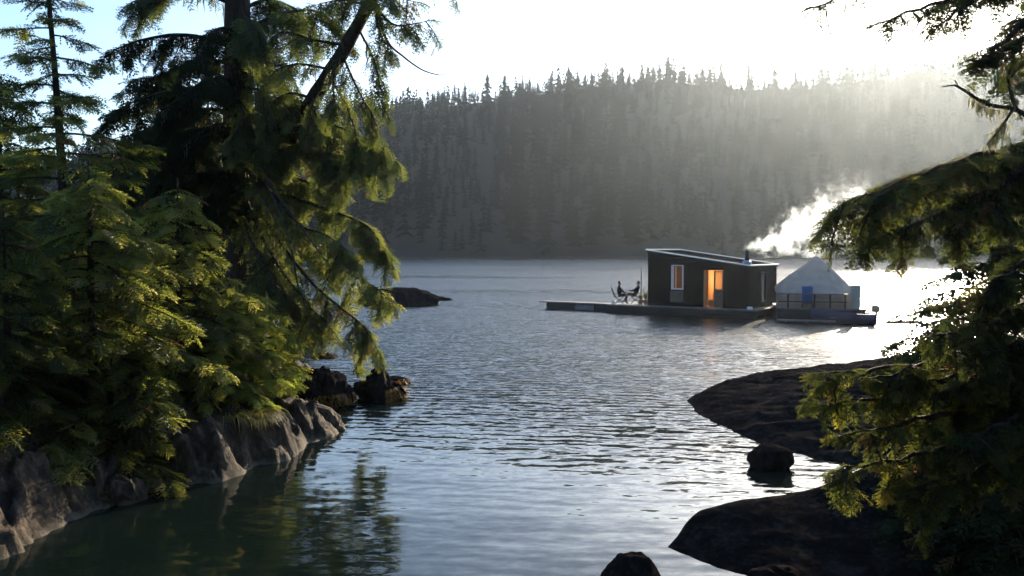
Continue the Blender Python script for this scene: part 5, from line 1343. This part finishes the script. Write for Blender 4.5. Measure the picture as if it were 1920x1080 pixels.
amp = N(nt, 'ShaderNodeMapRange'); L.new(tx.outputs[0], amp.inputs[0]); amp.inputs[1].default_value = 0; amp.inputs[2].default_value = 5; amp.inputs[3].default_value = .15; amp.inputs[4].default_value = 1.8
sc_ = N(nt, 'ShaderNodeVectorMath', operation='SCALE'); L.new(sbv.outputs[0], sc_.inputs[0]); L.new(amp.outputs[0], sc_.inputs['Scale'])
ad_ = N(nt, 'ShaderNodeVectorMath', operation='ADD'); L.new(tc.outputs['Object'], ad_.inputs[0]); L.new(sc_.outputs[0], ad_.inputs[1]); L.new(ad_.outputs[0], sp_.inputs[0])
def mth(op, a, b=None, c=None):
    n_ = N(nt, 'ShaderNodeMath', operation=op)
    for i, q in enumerate((a, b, c)):
        if q is None: continue
        if isinstance(q, (int, float)): n_.inputs[i].default_value = q
        else: L.new(q, n_.inputs[i])
    return n_.outputs[0]
xq = mth('MAXIMUM', sp_.outputs[0], 0.0)
zc = mth('MULTIPLY', mth('POWER', xq, 1.15), .26); zc = mth('ADD', zc, .12)
rad_ = mth('MULTIPLY_ADD', mth('POWER', xq, .85), .54, .28)
dz_ = mth('SUBTRACT', sp_.outputs[2], zc); rr_ = mth('SQRT', mth('ADD', mth('MULTIPLY', dz_, dz_), mth('MULTIPLY', sp_.outputs[1], sp_.outputs[1])))
q_ = mth('SUBTRACT', 1.0, mth('DIVIDE', rr_, rad_))
nz2 = N(nt, 'ShaderNodeTexNoise', i_Scale=1.5, i_Detail=6.0, i_Roughness=.65); L.new(ad_.outputs[0], nz2.inputs['Vector'])
q2 = mth('ADD', q_, mth('MULTIPLY', mth('SUBTRACT', nz2.outputs['Fac'], .56), 4.0))
dn_ = N(nt, 'ShaderNodeMapRange', interpolation_type='SMOOTHSTEP'); L.new(q2, dn_.inputs[0]); dn_.inputs[1].default_value = .05; dn_.inputs[2].default_value = .9
fall = N(nt, 'ShaderNodeMapRange', interpolation_type='SMOOTHSTEP'); L.new(sp_.outputs[0], fall.inputs[0]); fall.inputs[1].default_value = S_LEN - .8; fall.inputs[2].default_value = 1.0; fall.inputs[3].default_value = 0.0; fall.inputs[4].default_value = 1.0
st_ = N(nt, 'ShaderNodeMapRange', interpolation_type='SMOOTHSTEP'); L.new(sp_.outputs[0], st_.inputs[0]); st_.inputs[1].default_value = -.35; st_.inputs[2].default_value = .0
edge = None
dens = mth('MULTIPLY', mth('MULTIPLY', dn_.outputs[0], st_.outputs[0]), mth('MULTIPLY', mth('POWER', fall.outputs[0], 1.8), 1.9))
pv = nt.nodes.new('ShaderNodeVolumePrincipled'); pv.inputs['Color'].default_value = (.86, .94, 1, 1); pv.inputs['Anisotropy'].default_value = .5; L.new(dens, pv.inputs['Density']); L.new(pv.outputs[0], out.inputs['Volume'])
smk.data.materials.append(mm_)
